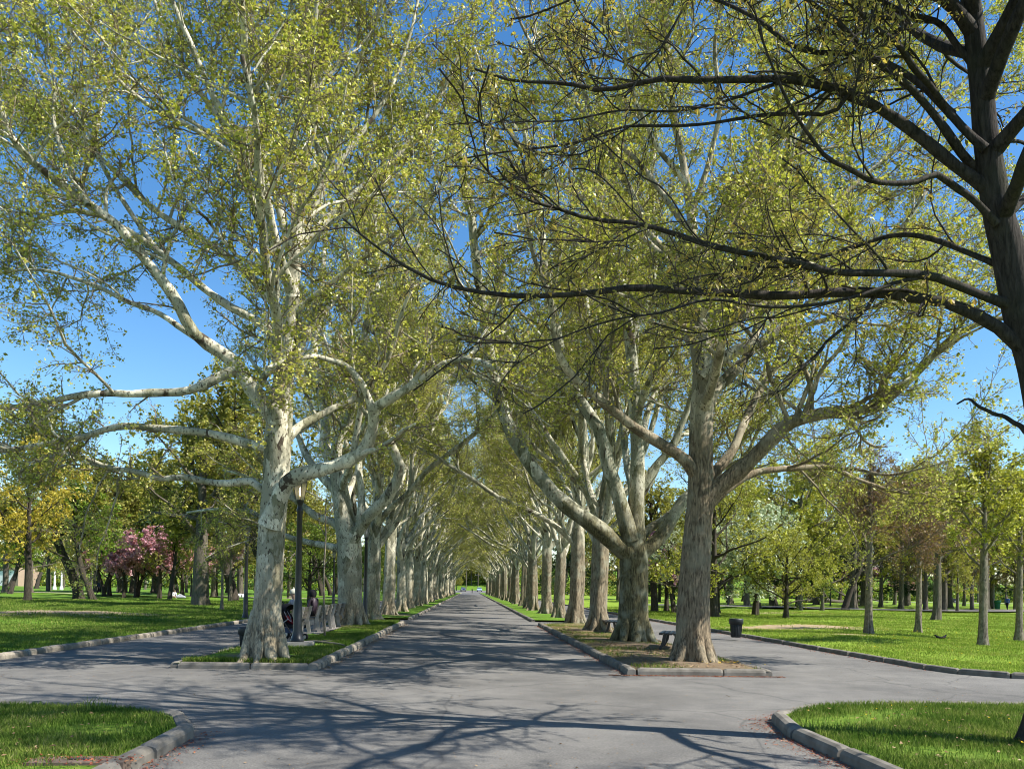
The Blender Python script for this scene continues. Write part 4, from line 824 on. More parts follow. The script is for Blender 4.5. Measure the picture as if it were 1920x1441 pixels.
# paths across the lawns
def band(name, pts, w, z, mat):
    A = cat_rom(np.array([(x, y, 0) for (x, y) in pts], float), 60); t = nrm(np.gradient(A, axis=0)); nn = np.stack([-t[:, 1], t[:, 0]], 1)
    V = np.concatenate([np.c_[A[:, :2] + nn * w / 2, np.full(60, z)], np.c_[A[:, :2] - nn * w / 2, np.full(60, z)]])
    return tag(MB().add(V, [(i, i + 1, 61 + i, 60 + i) for i in range(59)]).build(name, mat), kind='structure')
band('path', [tuple(at_d(x, d)[:2]) for x, d in ((1190, 84), (1320, 86), (1500, 84), (1660, 80), (1800, 82), (1980, 92))], 7.5, .26, M['path_asphalt'])
band('path', [tuple(at_d(x, d)[:2]) for x, d in ((-80, 100), (80, 101), (200, 96), (420, 92), (560, 90), (640, 92))], 2.4, .26, simple('gravel_path', (.42, .36, .27), .95, .1))
band('path', [tuple(at_d(x, d)[:2]) for x, d in ((1640, 190), (1760, 185), (1900, 190), (2040, 190))], 10, .27, M['concrete'])
# ---- grass blades, litter
def ok_noise(x, y, f=1.3): return np.sin(x * f + 1.7 * np.sin(y * f * .7)) + np.sin(y * f * 1.3 + 1.1 * np.sin(x * f * .6 + 2))
def blades(name, XY, z, h, w, mats=None, kind='stuff'):
    n = len(XY); a = rng.uniform(0, 6.28, n); hh = h * rng.uniform(.5, 1.35, n); ww = w * rng.uniform(.7, 1.3, n)
    b = np.c_[XY, np.full(n, z) if np.isscalar(z) else z]; sx = np.stack([np.cos(a), np.sin(a), np.zeros(n)], 1) * ww[:, None] / 2
    la = rng.uniform(0, 6.28, n); le = np.stack([np.cos(la), np.sin(la), np.zeros(n)], 1) * (hh * rng.uniform(.1, .75, n))[:, None]
    md = b + le * .3 + np.c_[np.zeros((n, 2)), hh * .6]; tp = b + le + np.c_[np.zeros((n, 2)), hh]
    V = np.stack([b - sx, b + sx, md + sx * .7, tp, md - sx * .7], 1).reshape(-1, 3); i = np.arange(n)[:, None] * 5
    mb = MB(); mb.add(V, i + np.array([0, 1, 2, 4]), i + np.array([4, 2, 3]))
    return tag(mb.build(name, mats or M['blade'], smooth=False), kind=kind)
def zl(x, y, xin, sg, ye, amp):
    e = np.clip(np.minimum(np.abs(x - xin), np.abs(y - ye)) / 2.5, 0, 1); e = e * e * (3 - 2 * e); return .095 + amp * e * und(x, y)
n = 95000; X = rng.uniform(-9.5, NLX - .10, n); Y = rng.uniform(6.2, NLY - .08, n)
k = (Y < NLY - .08 - np.array([arc(max(-(x - NLX) - .10, 0), 1.9) for x in X])) & (ok_noise(X, Y, 2.1) + rng.normal(size=n) * .7 > -.9); X, Y = X[k], Y[k]
blades('grass', np.c_[X, Y], zl(X, Y, NLX, -1, NLY, .5), .062, .008)
n = 115000; X = rng.uniform(NRX + .10, 11.5, n); Y = rng.uniform(6.4, NRY - .08, n)
k = (Y < NRY - .08 - np.array([arc(max(x - NRX - .10, 0), 2.1) for x in X])) & (ok_noise(X, Y, 2.3) + rng.normal(size=n) * .7 > -.8); X, Y = X[k], Y[k]
blades('grass', np.c_[X, Y], zl(X, Y, NRX, 1, NRY, .5), .070, .008)
n = 90000; X = rng.uniform(LX0 + .1, LX1 - .12, n); Y = FY_L + .12 + (36.5 - FY_L) * rng.random(n) ** 1.3
k = (ok_noise(X, Y, 1.6) + rng.normal(size=n) * .6 + (X + 4.3) * .8 > -.5) & ~((X < -4.6) & (Y > 21) & (Y < 31.3)) & (np.hypot(X + 4.35, Y - 17.2) > .75); X, Y = X[k], Y[k]
blades('grass', np.c_[X, Y], .115, .085, .012)
n = 26000; X = rng.uniform(RX0 + .12, RX1 - .1, n); Y = FY_R + .12 + (36.5 - FY_R) * rng.random(n); k = (ok_noise(X, Y, 1.9) + rng.normal(size=n) * .5 > .75) & (np.hypot(X - 4.8, Y - 17) > .7); X, Y = X[k], Y[k]
blades('grass', np.c_[X, Y], .115, .075, .012)
def lawn_blades(xin, sg, ye, blobs, n):
    d = 15.5 * (75 / 15.5) ** (rng.random(n) ** .85); x = xin + sg * (.15 + rng.uniform(0, 1, n) * np.maximum(.35 * d - 3.5 + d * .30, 1)); y = d
    k = y > ye + .15 + np.array([arc(max(abs(a - xin) - .12, 0), 1.8) for a in x]); v = ok_noise(x, y, .9) + rng.normal(size=n) * .8; k &= v > -1.7
    for (bx, by, sx, sy) in blobs: k &= np.hypot((x - bx) / sx, (y - by) / sy) + .35 * rng.normal(size=n) > .95
    x, y = x[k], y[k]; s = np.clip(y / 22, .8, 2.6); return np.c_[x, y], zl(x, y, xin, sg, ye, 1.0), s
for xin, sg, ye, bb in ((XLL, -1, YLL, [(bl[0][0], bl[0][1], 5, 1.9)]), (XRL, 1, YRL, [(br[0][0], br[0][1], 3.4, 1.3), (br[1][0], br[1][1], 2.8, 1.1), (br[2][0], br[2][1], 1.8, .6)])):
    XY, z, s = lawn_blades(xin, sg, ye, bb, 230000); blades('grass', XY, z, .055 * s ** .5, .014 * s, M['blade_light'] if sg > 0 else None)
def flakes(name, XY, z, size, mat):
    V, Q = leaf_quads(np.c_[XY, np.full(len(XY), z)], size, up=2.2, aspect=.6); V[:, 2] = np.maximum(V[:, 2], z - .002)
    return tag(MB().add(V, Q).build(name, mat, smooth=False), kind='stuff')
M['litter'] = leafmat('catkin_litter', [(0, (.16, .035, .02)), (.5, (.27, .075, .045)), (1, (.30, .17, .08))], .1, .02)
M['litter_tan'] = leafmat('dry_leaf_litter', [(0, (.16, .095, .05)), (.5, (.26, .165, .09)), (1, (.36, .26, .15))], .1, .02)
n = 1500; a = rng.uniform(0, 1, n); q = corner(NRX + 2.1, NRY - 2.1, 2.2, 120, 180, 40) + [(NRX - .1, y) for y in np.linspace(9.1, 6, 60)]; q = np.array(q)[(a * 99).astype(int)]
flakes('litter', np.c_[q[:, 0] - np.abs(rng.normal(size=n)) * .16, q[:, 1] + rng.normal(size=n) * .06], .012, .022, M['litter'])
n = 420; q = np.array([(NLX + .1, y) for y in np.linspace(9.0, 6, 60)])[rng.integers(0, 60, n)]
flakes('litter', np.c_[q[:, 0] + np.abs(rng.normal(size=n)) * .12, q[:, 1] + rng.normal(size=n) * .06], .012, .022, M['litter'])
n = 2600; X = rng.uniform(RX0 - .5, RX1 + .2, n); Y = FY_R - .14 - np.abs(rng.normal(size=n)) * .07; X[:1300] = RX0 - .14 - np.abs(rng.normal(size=1300)) * .10; Y[:1300] = rng.uniform(FY_R, 36, 1300)
flakes('litter', np.c_[X, Y], .012, .026, M['litter'])
n = 1500; flakes('litter', np.c_[LX1 + .15 + np.abs(rng.normal(size=n)) * .12, rng.uniform(FY_L, 36, n)], .012, .026, M['litter_tan'])
n = 5200; flakes('litter', np.c_[rng.uniform(RX0 + .15, RX1 - .15, n), FY_R + .2 + rng.random(n) * 18], .155, .045, M['litter_tan'])
n = 3600; flakes('litter', np.c_[rng.uniform(-9, 10, n), 7 + rng.random(n) ** 1.5 * 27], .010, .020, M['litter_tan'])
n = 420; flakes('litter', np.c_[rng.uniform(NRX + .4, 9, n), rng.uniform(6.6, 10.4, n)], .165, .035, M['litter_tan'])
n = 320; flakes('litter', np.c_[rng.uniform(-8, NLX - .4, n), rng.uniform(6.6, 9.6, n)], .155, .035, M['litter_tan'])
n = 1800; q = rng.random(n); flakes('litter', np.c_[XRL - .16 - np.abs(rng.normal(size=n)) * .15, YRL + 1.5 + q * 45], .012, .03, M['litter'])
M['dandelion'] = simple('dandelion', (.65, .45, .02), .8, .1)
n = 420; X = XRL + .5 + rng.random(n) * 14; Y = 16.5 + rng.random(n) * 22; flakes('dandelions', np.c_[X, Y], .19, .045, M['dandelion'])
n = 40; flakes('dandelions', np.c_[rng.uniform(4.2, 8, n), rng.uniform(7.3, 10.6, n)], .17, .03, M['dandelion'])
n = 36; flakes('dandelions', np.c_[rng.normal(size=n) * .35 + 5.4, rng.normal(size=n) * .25 + 16.6], .20, .04, M['dandelion'])
# dark tuft of weeds above the near-left kerb, concrete cover in the grass
c = gnd(150, 1428, .1); t = thing('utility_cover', 'flat weathered concrete cover set in the grass at the lower left', 'cover', (c[0], c[1], .1), R_(3))
M['cover'] = simple('rusty_cover', (.115, .085, .065), .9, .2, 0, .4, 7)
MB().box((-.40, -.13, -.06), (.40, .13, .025)).build('slab', M['cover'], t, smooth=False); MB().box((-.08, -.02, .025), (.08, .02, .031)).build('lifting_slot', M['metal_black'], t, smooth=False)
n = 260; flakes('litter', np.c_[c[0] + rng.uniform(-.5, .5, n), c[1] + rng.normal(size=n) * .13], .13, .022, M['litter'])
n = 60; w = gnd(190, 1329, .1); blades('weeds', np.c_[w[0] + rng.normal(size=n) * .10, w[1] - .15 + rng.normal(size=n) * .08], .11, .15, .010)
# ------------------------------------------------------------------ street furniture
rng = np.random.default_rng(66)
def lamp_post(label, loc, lit=False, footing=False, sc=1.0):
    t = thing('street_lamp', label, 'street lamp', loc, 0, 'black park lamp posts', sc)
    z = 0.
    if footing: MB().box((-.34, -.30, -.12), (.38, .30, .16)).build('concrete_footing', M['concrete'], t, smooth=False); z = .16
    MB().lathe([(.17, z), (.175, z + .05), (.135, z + .10), (.12, z + .22), (.105, z + .30), (.105, z + .95), (.088, z + 1.02), (.078, 1.6), (.066, 3.35), (.078, 3.38), (.078, 3.44), (.062, 3.47), (.062, 3.56), (.095, 3.62), (.10, 3.67)], 20).build('post', M['metal_black'], t)
    g = MB().lathe([(.095, 3.68), (.115, 3.80), (.150, 4.02), (.158, 4.10)], 20, cap=False).build('lamp_glass', M['lamp_glass'], t)
    MB().lathe([(.165, 4.10), (.168, 4.13), (.15, 4.18), (.09, 4.24), (.03, 4.27), (.02, 4.32), (.004, 4.34)], 20).build('lamp_cap', M['metal_black'], t)
    for a in range(4):
        th = a * math.pi / 2 + .4; c, s = math.cos(th), math.sin(th)
        MB().tubes(np.array([(c * r, s * r, zz) for r, zz in ((.100, 3.67), (.122, 3.80), (.157, 4.02), (.165, 4.11))]), np.full(4, .009), 6).build('rib', M['metal_black'], t)
    MB().lathe([(.004, 3.76), (.022, 3.80), (.030, 3.88), (.022, 3.97), (.004, 4.0)], 12).build('bulb', M['bulb'] if lit else M['white_paint'], t)
    return t
b = gnd(557, 1214, .1); lamp_post('black lamp post with its lamp lit, on a concrete footing in the left verge', b, True, True)
lp = lamp_post('unlit black lamp post on the left lawn just across the left path', G(460, 1159))
b = gnd(684, 1167, .1); dup(lp, (b[0], b[1], .1), .3, 1.0, 'black lamp post rising right beside the second left plane tree')
b = G(625, 1137); dup(lp, b, .6, 1.0, 'distant black lamp post seen between the sapling and second left trunk')
b = G(358, 1117.5); dup(lp, b, .2, 1.0, 'faraway thin black lamp post against the pink blossom by the flared trunk')
b = G(1365, 1136); dup(lp, b, .2, .95, 'faraway black lamp post right behind the brown plane trunk, above the litter bin')
b = G(1557, 1136); dup(lp, b, .2, .95, 'faraway black lamp post beside the leaning dark trunk and the fallen tree')
wp = thing('white_post', 'white painted post with a wide foot on the far left lawn, left of a pair', 'post', at_d(102, 150), 0, 'white posts on the far left lawn')
MB().lathe([(.34, 0), (.30, .5), (.16, .8), (.13, 3.6), (.10, 3.7)], 14).build('shaft', M['white_paint'], wp); MB().lathe([(.15, 3.7), (.22, 3.8), (.20, 4.15), (.05, 4.3)], 12).build('cap', M['steel'], wp)
dup(wp, at_d(115, 150), 0, .94, 'greyish white post on the far left lawn, right of a pair')
# ---- benches
BGR = 'concrete framed benches in the left verge'
def bench(label, loc, rz, L=1.9):
    """seat runs along local Y, sitter faces local -X"""
    t = thing('park_bench', label, 'bench', loc, rz, BGR)
    for y in (.06, L / 2, L - .06):
        mb = MB(); a, b_ = y - .045, y + .045
        back = [(.13, 0), (.03, .0), (-.02, .22), (-.06, .40), (.00, .62), (.075, .86), (.145, .86), (.10, .66), (.045, .46), (.07, .25)]
        mb.prism(back, 'y', a, b_)
        mb.prism([(-.05, .30), (-.10, .41), (-.50, .415), (-.50, .36), (-.44, .33), (-.36, .30), (-.20, .22)], 'y', a + .002, b_ - .002); mb.prism([(-.40, .34), (-.47, .34), (-.50, .17), (-.53, 0), (-.43, 0), (-.41, .16)], 'y', a + .004, b_ - .004)
        mb.build('support', M['concrete'], t, smooth=False)
    mb = MB()
    for x in np.linspace(-.49, -.13, 5): mb.box((x - .035, 0, .418), (x + .035, L, .455))
    mb.build('seat', M['wood_slat'], t, smooth=False)
    mb = MB()
    for z in (.54, .66, .78):
        x = -.045 + (z - .46) * .235; mb.prism([(x - .026, z - .045), (x + .004, z - .05), (x + .028, z + .05), (x - .002, z + .055)], 'y', 0, L)
    mb.build('backrest', M['wood_slat'], t, smooth=False); return t
zb = .167
B2 = bench('concrete framed bench under the hooded sitter, near the young sapling', (-4.92, 26.0, zb), 0, 2.3)
B1 = dup(B2, (-4.98, 22.6, zb), 0, 1.0, 'concrete framed bench behind the first left trunk and lit lamp post')
dup(B2, (-4.92, 28.9, zb), 0, 1.0, 'concrete framed bench just before the second left plane tree, beyond the hooded sitter')
def low_bench(label, loc, rz, L=1.5):
    t = thing('park_bench', label, 'bench', loc, rz, 'dark backless benches in the right verge')
    for y in (.12, L - .12):
        for s in (-1, 1): MB().prism([(s * .19, .40), (s * .10, .40), (s * .13, .2), (s * .24, 0), (s * .31, 0), (s * .22, .2)][::s], 'y', y - .035, y + .035).build('leg', M['metal_black'], t, smooth=False)
    mb = MB()
    for x in np.linspace(-.24, .24, 5): mb.box((x - .045, 0, .40), (x + .045, L, .45))
    mb.build('seat', M['metal_black'], t, smooth=False); return t
b = gnd(1256, 1219, .13); lb = low_bench('dark backless bench behind the brown plane trunk on the right verge', b, R_(-18))
b = gnd(1150, 1188, .13); dup(lb, b, R_(-5), 1.0, 'dark backless bench just right of the third right trunk')
# ---- bins
def bin_(label, loc, mat, h=.66, r=.20, group=None):
    t = thing('litter_bin', label, 'bin', loc, .3, group)
    MB().lathe([(r * .80, 0), (r * .84, .02), (r * .98, h * .70), (r * .93, h * .72)], 24).build('body', mat, t)
    mb = MB()
    for k in range(24):
        a = k * math.pi / 12; c, s = math.cos(a), math.sin(a); mb.tubes(np.array([(c * r * .85, s * r * .85, .02), (c * r * 1.01, s * r * 1.01, h * .7)]), np.array([.010, .010]), 4)
    mb.build('slats', mat, t, smooth=False)
    MB().lathe([(r * 1.03, h * .68), (r * 1.20, h * .72), (r * 1.24, h * .94), (r * 1.16, h), (r * .80, h * 1.0), (r * .74, h * .93), (r * .70, h * .80)], 24, cap=False).build('rim', mat, t); return t
bin_('black slatted litter bin on the grass edge of the right path', G(1380, 1194), M['bin_black'])
bin_('dark litter bin half hidden by the roots of the first left plane tree', gnd(464, 1222, .0), M['bin_black'], .62, .19)
bin_('small green litter bin beside the broad brown trunk far right', G(1870, 1142), M['bin_green'], 1.2, .34)
# fallen branch
b = gnd(603, 1206, .15); t = thing('fallen_branch', 'pale broken branch lying in the grass of the left verge', 'branch', b)
P0, P1 = gnd(562, 1203, .16) - b, gnd(646, 1209, .18) - b; A = cat_rom([np.r_[P0, .022], np.r_[P0 * .4 + P1 * .1 + [0, 0, .05], .03], np.r_[P1 * .6 + [0, .05, .02], .034], np.r_[P1, .018]], 14)
MB().tubes(A[:, :3], A[:, 3], 7).build('stem', M['wood_slat'], t); MB().tubes(np.array([A[5, :3], A[5, :3] + [.12, .15, .03], A[5, :3] + [.3, .22, .02]]), np.array([.014, .01, .004]), 5).build('side_twig', M['wood_slat'], t)
b = G(1539, 1197); t = thing('fallen_branch', 'short dark bent branch lying on the right lawn, by the bare soil', 'branch', b)
MB().tubes(cat_rom([(-.26, 0, .10), (-.20, 0, .03), (0, .05, .03), (.16, 0, .03), (.24, 0, .11)], 14), np.linspace(.022, .012, 14), 6).build('stem', M['bark_dark'], t); MB().tubes(np.array([(.12, 0, .03), (.2, .03, .10), (.22, .08, .14)]), np.array([.012, .008, .004]), 5).build('side_twig', M['bark_dark'], t)
# birds
def bird(label, loc, rz):
    t = thing('bird', label, 'bird', loc, rz, 'two dark birds feeding on the right lawn'); mb = MB()
    A = cat_rom([(-.17, 0, .075, .006), (-.11, 0, .08, .018), (-.04, 0, .085, .042), (.03, 0, .10, .05), (.075, 0, .135, .032), (.10, 0, .165, .026), (.125, 0, .17, .022), (.145, 0, .168, .008), (.175, 0, .16, .002)], 26); mb.tubes(A[:, :3], A[:, 3], 10, ref=(0, 1, 0))
    for s in (-1, 1): mb.tubes(np.array([(.0, s * .02, .07), (-.01, s * .02, .03), (.005, s * .022, 0), (.03, s * .022, 0)]), np.array([.008, .004, .003, .003]), 5)
    mb.build('body', M['cloth_black'], t); MB().tubes(np.array([(.02, .045, .10), (-.06, .04, .09), (-.13, .015, .085)]), np.array([.012, .022, .004]), 6).build('wing', M['cloth_black'], t); MB().tubes(np.array([(.02, -.045, .10), (-.06, -.04, .09), (-.13, -.015, .085)]), np.array([.012, .022, .004]), 6).build('wing', M['cloth_black'], t)
bird('dark bird on the right lawn, left one of a pair below the second young tree', G(1760, 1199), R_(150)); bird('dark upright bird on the right lawn, right one of a pair', G(1769, 1199), R_(20))
# ---- building
b = at_d(12, 235); t = thing('park_building', 'low white walled building with tan brick corner at the far left edge', 'building', b, R_(-8))
MB().box((-14, 0, -.2), (2.6, 9, 4.6)).build('wall', M['white_paint'], t, smooth=False); MB().box((2.6, -.15, -.2), (3.6, 9.1, 5.3)).build('corner_pier', M['brick_tan'], t, smooth=False); MB().box((-14.3, -.3, 4.6), (2.598, 9.3, 5.1)).build('roof_edge', M['brick_tan'], t, smooth=False)
MB().box((-6, -.02, .0), (-4.6, .0, 2.3)).build('door', M['steel'], t, smooth=False)
# ---- cars
def car(label, loc, rz, paint):
    t = thing('parked_car', label, 'car', loc, rz, 'cars in the far distance')
    body = [(-2.2, .35), (-2.25, .62), (-2.1, .92), (-1.2, 1.0), (-.5, 1.02), (1.4, 1.02), (2.15, .95), (2.25, .6), (2.2, .35)]
    MB().prism(body, 'x', -.9, .9).build('body', paint, t, smooth=False)
    MB().prism([(-1.15, 1.0), (-.35, 1.5), (1.3, 1.52), (2.0, 1.0)], 'x', -.76, .76).build('windows', M['car_glass'], t, smooth=False)
    MB().prism([(-.40, 1.5), (-.36, 1.56), (1.28, 1.58), (1.36, 1.51)], 'x', -.74, .74).build('roof', paint, t, smooth=False)
    for sx in (-1, 1):
        for y in (-1.4, 1.4):
            w = MB(); a = np.linspace(0, 6.283, 19)[:-1]; w.prism([(y + .34 * math.cos(q), .34 + .34 * math.sin(q)) for q in a], 'x', sx * .72, sx * .93); wo = w.build('wheel', M['rubber'], t, smooth=False)
            w = MB(); w.prism([(y + .19 * math.cos(q), .34 + .19 * math.sin(q)) for q in a], 'x', sx * .90, sx * .945); w.build('rim', M['steel'], wo, smooth=False)
        MB().box((sx * .62 - .2, -2.27, .62), (sx * .62 + .2, -2.15, .80)).build('headlight', M['light_white'], t, smooth=False); MB().box((sx * .65 - .18, 2.16, .68), (sx * .65 + .18, 2.27, .88)).build('tail_light', M['light_red'], t, smooth=False)
    MB().box((-.85, -2.30, .36), (.85, -2.2, .52)).build('bumper', M['steel'], t, smooth=False); return t
p = at_d(868.5, 303); car('dark blue car facing the viewer at the far end of the avenue, left', (p[0], p[1], hill_z(p[0], p[1]) + .04), R_(4), M['paint_navy'])
p = at_d(899, 303); car('pale blue car at the far end of the avenue, right beside the last trunks', (p[0], p[1], hill_z(p[0], p[1]) + .04), R_(-3), M['paint_pale'])
p = at_d(1777, 186); car('dark car side on, on the far pale road across the right lawn', (p[0], p[1], .28), R_(78), M['paint_dark'])
def pole(label, x, d, h):
    p = at_d(x, d); z = float(hill_z(p[0], p[1])); t = thing('utility_pole', label, 'pole', (p[0], p[1], z), 0, 'utility poles at the end of the avenue')
    MB().lathe([(.2, -.2), (.17, h * .6), (.13, h)], 10).build('shaft', M['pole_wood'], t)
    for zz in (h - .6, h - 2.2): MB().box((-1.3, -.07, zz), (1.3, .07, zz + .16)).build('crossarm', M['pole_wood'], t, smooth=False)
    for zz in (h - .44, h - 2.04):
        for x_ in (-1.1, -.4, .4, 1.1): MB().lathe([(.05, zz), (.06, zz + .1), (.02, zz + .22)], 8, c=(x_, 0, 0)).build('insulator', M['white_paint'], t)
pole('grey utility pole at the end of the avenue, left of the distant walker', 874, 322, 10); pole('thin grey utility pole at the end of the avenue, above the pale car', 896, 330, 7)
for i, (x, d, k, s) in enumerate(((848, 345, K_ev, .9), (862, 352, K_md, .95), (873, 362, K_ev, .95), (884, 350, K_md, .85), (897, 356, K_ev, 1.0), (912, 348, K_md, .95), (930, 350, K_ev, 1.0), (835, 350, K_md, 1.0))):
    p = at_d(x, d - 14); p[2] = float(hill_z(p[0], p[1])) - .8; dup(k, p, i, s * 1.25, 'far tree on the green slope that ends the avenue', 'far trees on the slope', None if i % 2 else {M['leaf_dark'].name: M['leaf_olive']} if i == 2 else None)
p = at_d(856, 312); p[2] = float(hill_z(p[0], p[1])); dup(K_ch, p, 1, .8, 'yellow-green bush beside the dark blue car at the end of the avenue', 'far trees on the slope', {M['leaf_pink'].name: M['leaf_bright']})
# ------------------------------------------------------------------ people
BASEJ = dict(pel=(0, 0, .95), wai=(0, 0, 1.10), che=(0, -.01, 1.32), nek=(0, 0, 1.47), jaw=(0, -.015, 1.56), hed=(0, -.02, 1.64), top=(0, -.005, 1.715))
def person(label, loc, rz, J, mats, group=None, sc=1.0, cap=None, hood=None):
    """J: joints for l/r sho elb wri han hip kne ank toe plus spine; mats: top, legs, shoe, skin, hair"""
    import bmesh
    t = thing('person', label, 'person', loc, rz, group, sc); j = dict(BASEJ); j.update(J)
    RAD = dict(pel=.135, wai=.125, che=.150, nek=.058, jaw=.078, hed=.098, top=.060, sho=.070, elb=.046, wri=.032, han=.036, hip=.090, kne=.060, ank=.042, toe=.036)
    E = [('pel', 'wai', 'top'), ('wai', 'che', 'top'), ('che', 'nek', 'top'), ('nek', 'jaw', 'skin'), ('jaw', 'hed', 'skin'), ('hed', 'top', 'hair')]
    for s in 'lr': E += [('che', s + 'sho', 'top'), (s + 'sho', s + 'elb', 'top'), (s + 'elb', s + 'wri', 'top'), (s + 'wri', s + 'han', 'skin'), ('pel', s + 'hip', 'legs'), (s + 'hip', s + 'kne', 'legs'), (s + 'kne', s + 'ank', 'legs'), (s + 'ank', s + 'toe', 'shoe')]
    bm = bmesh.new(); sk = bm.verts.layers.skin.verify(); vs = {}
    for n in dict.fromkeys([a for e in E for a in e[:2]]):
        v = bm.verts.new(j[n]); r = RAD[n] if n in RAD else RAD[n[1:]]; v[sk].radius = (r, r * (.82 if n in ('che', 'wai', 'pel') else 1)); v[sk].use_root = n == 'pel'; vs[n] = v
    for e in E: bm.edges.new((vs[e[0]], vs[e[1]]))
    me = bpy.data.meshes.new('tmp'); bm.to_mesh(me); bm.free(); o = bpy.data.objects.new('tmp', me); COL.objects.link(o)
    o.modifiers.new('s', 'SKIN').use_smooth_shade = True; o.modifiers.new('u', 'SUBSURF').levels = 2
    dg = bpy.context.evaluated_depsgraph_get(); ev = bpy.data.meshes.new_from_object(o.evaluated_get(dg)); bpy.data.objects.remove(o)
    V = np.array([v.co[:] for v in ev.vertices]); keys = ['top', 'legs', 'shoe', 'skin', 'hair']; A = np.array([j[e[0]] for e in E], float); B = np.array([j[e[1]] for e in E], float); mi = np.array([keys.index(e[2]) for e in E])
    mb = MB(); qs = {}; ts = {}
    for p in ev.polygons:
        c = V[list(p.vertices)].mean(0); ab = B - A; u = np.clip(((c - A) * ab).sum(1) / ((ab ** 2).sum(1) + 1e-9), 0, 1); d = np.linalg.norm(A + ab * u[:, None] - c, axis=1); m = mi[int(np.argmin(d))]
        h = np.array(j['hed'], float)
        if m == 3 and np.linalg.norm(c - h) < .13 and c[1] > h[1] + .015 and c[2] > h[2] - .07: m = 4
        (qs if len(p.vertices) == 4 else ts).setdefault(m, []).append(list(p.vertices))
    mb.add(V)
    for dct, st, sm in ((qs, mb.q, mb.qm), (ts, mb.t, mb.tm)):
        for m, f in dct.items(): st.append(np.array(f)); sm.append(np.full(len(f), m))
    for s in 'lr':                                             # fingers and thumb grown from the palm
        w = np.array(j[s + 'wri'], float); h = np.array(j[s + 'han'], float); d = nrm(h - w); side = nrm(np.cross(d, [0, .3, 1])); dn = nrm(np.cross(side, d))
        for k, (o_, ln) in enumerate(((-.027, .062), (-.009, .074), (.009, .070), (.026, .055))):
            p0 = h + side * o_; mb.tubes(np.array([p0 - d * .01, p0 + d * ln * .45 - dn * .004, p0 + d * ln * .8 - dn * .02, p0 + d * ln * .9 - dn * .036]), np.array([.0095, .009, .008, .006]), 6, 3)
        mb.tubes(np.array([w + d * .03 - side * .02, h - side * .045, h - side * .052 + d * .03, h - side * .045 + d * .045]), np.array([.012, .011, .009, .007]), 6, 3)
    h = np.array(j['hed'], float)                              # nose, ears, eyes, mouth
    mb.tubes(np.array([h + (0, -.085, .015), h + (0, -.112, -.018), h + (0, -.092, -.028)]), np.array([.009, .013, .010]), 6, 3)
    for s in (-1, 1):
        mb.tubes(np.array([h + (s * .086, .005, .02), h + (s * .098, .012, 0), h + (s * .088, .005, -.025)]), np.array([.008, .014, .008]), 6, 3); mb.tubes(np.array([h + (s * .034, -.088, .018), h + (s * .034, -.097, .018)]), np.array([.010, .007]), 6, 4)
    mb.tubes(np.array([h + (-.025, -.088, -.048), h + (0, -.096, -.049), h + (.025, -.088, -.048)]), np.array([.004, .006, .004]), 6, 4)
    mb.build('body', [mats.get(k) or M['skin'] for k in keys], t)
    if cap: MB().lathe([(.108, .0), (.116, .03), (.112, .07), (.085, .115), (.04, .135), (.018, .15), (.03, .175), (.004, .19)], 18, c=tuple(h + (0, .005, .005))).build('knit_hat', M['knit'], t)
    if hood:
        a = np.linspace(0, 6.283, 19)[:-1]; mb = MB(); prof = [(.10, -.13, .10), (.125, -.08, .115), (.132, 0, .125), (.122, .06, .115), (.085, .105, .08), (.01, .125, .01)]
        Vh = np.concatenate([np.stack([h[0] + rx * np.cos(a), h[1] + .028 + ry * np.sin(a), np.full(18, h[2] + z)], 1) for rx, z, ry in prof]); mb.add(Vh, [(i * 18 + q, i * 18 + (q + 1) % 18, (i + 1) * 18 + (q + 1) % 18, (i + 1) * 18 + q) for i in range(5) for q in range(18) if not (i in (1, 2, 3) and q in (12, 13, 14))]); mb.build('hood', hood, t)
    return t
def seated(zs, lean=.0, arms='lap'):
    """sitting on a seat at height zs, facing -Y, pelvis at y = 0"""
    z = zs + .10; J = dict(pel=(0, 0, z), wai=(0, .02 - lean * .2, z + .16), che=(0, .0 - lean * .6, z + .37), nek=(0, -.02 - lean, z + .52), jaw=(0, -.045 - lean * 1.1, z + .60), hed=(0, -.055 - lean * 1.15, z + .68), top=(0, -.045 - lean * 1.1, z + .755))
    for s, q in (('l', 1), ('r', -1)):
        J.update({s + 'sho': (q * .185, -.01 - lean * .8, z + .47), s + 'hip': (q * .10, -.05, z - .01), s + 'kne': (q * .12, -.44, z + .0), s + 'ank': (q * .12, -.43, .09), s + 'toe': (q * .13, -.58, .045)})
        if arms == 'lap': J.update({s + 'elb': (q * .25, -.06 - lean * .6, z + .20), s + 'wri': (q * .13, -.26, z + .13), s + 'han': (q * .07, -.33, z + .12)})
        else: J.update({s + 'elb': (q * .33, -.10 - lean * .6, z + .24), s + 'wri': (q * .22, -.34, z + .19), s + 'han': (q * .16, -.42, z + .18)})
    return J
person('person in plum jacket with dark hood up, sitting on the bench by the sapling', (-5.22, 27.2, zb), R_(-90 - 25), seated(.455, .04), dict(top=M['cloth_purple'], legs=M['cloth_black'], shoe=M['cloth_black'], hair=M['hair']), hood=M['cloth_black'])
person('person in a grey sweatshirt and pale knit hat, sitting behind the pushchair', (-5.25, 24.75, zb), R_(-45), seated(.455, .10, 'out'), dict(top=M['cloth_grey'], legs=M['cloth_jean'], shoe=M['cloth_white'], hair=M['hair']), cap=True)
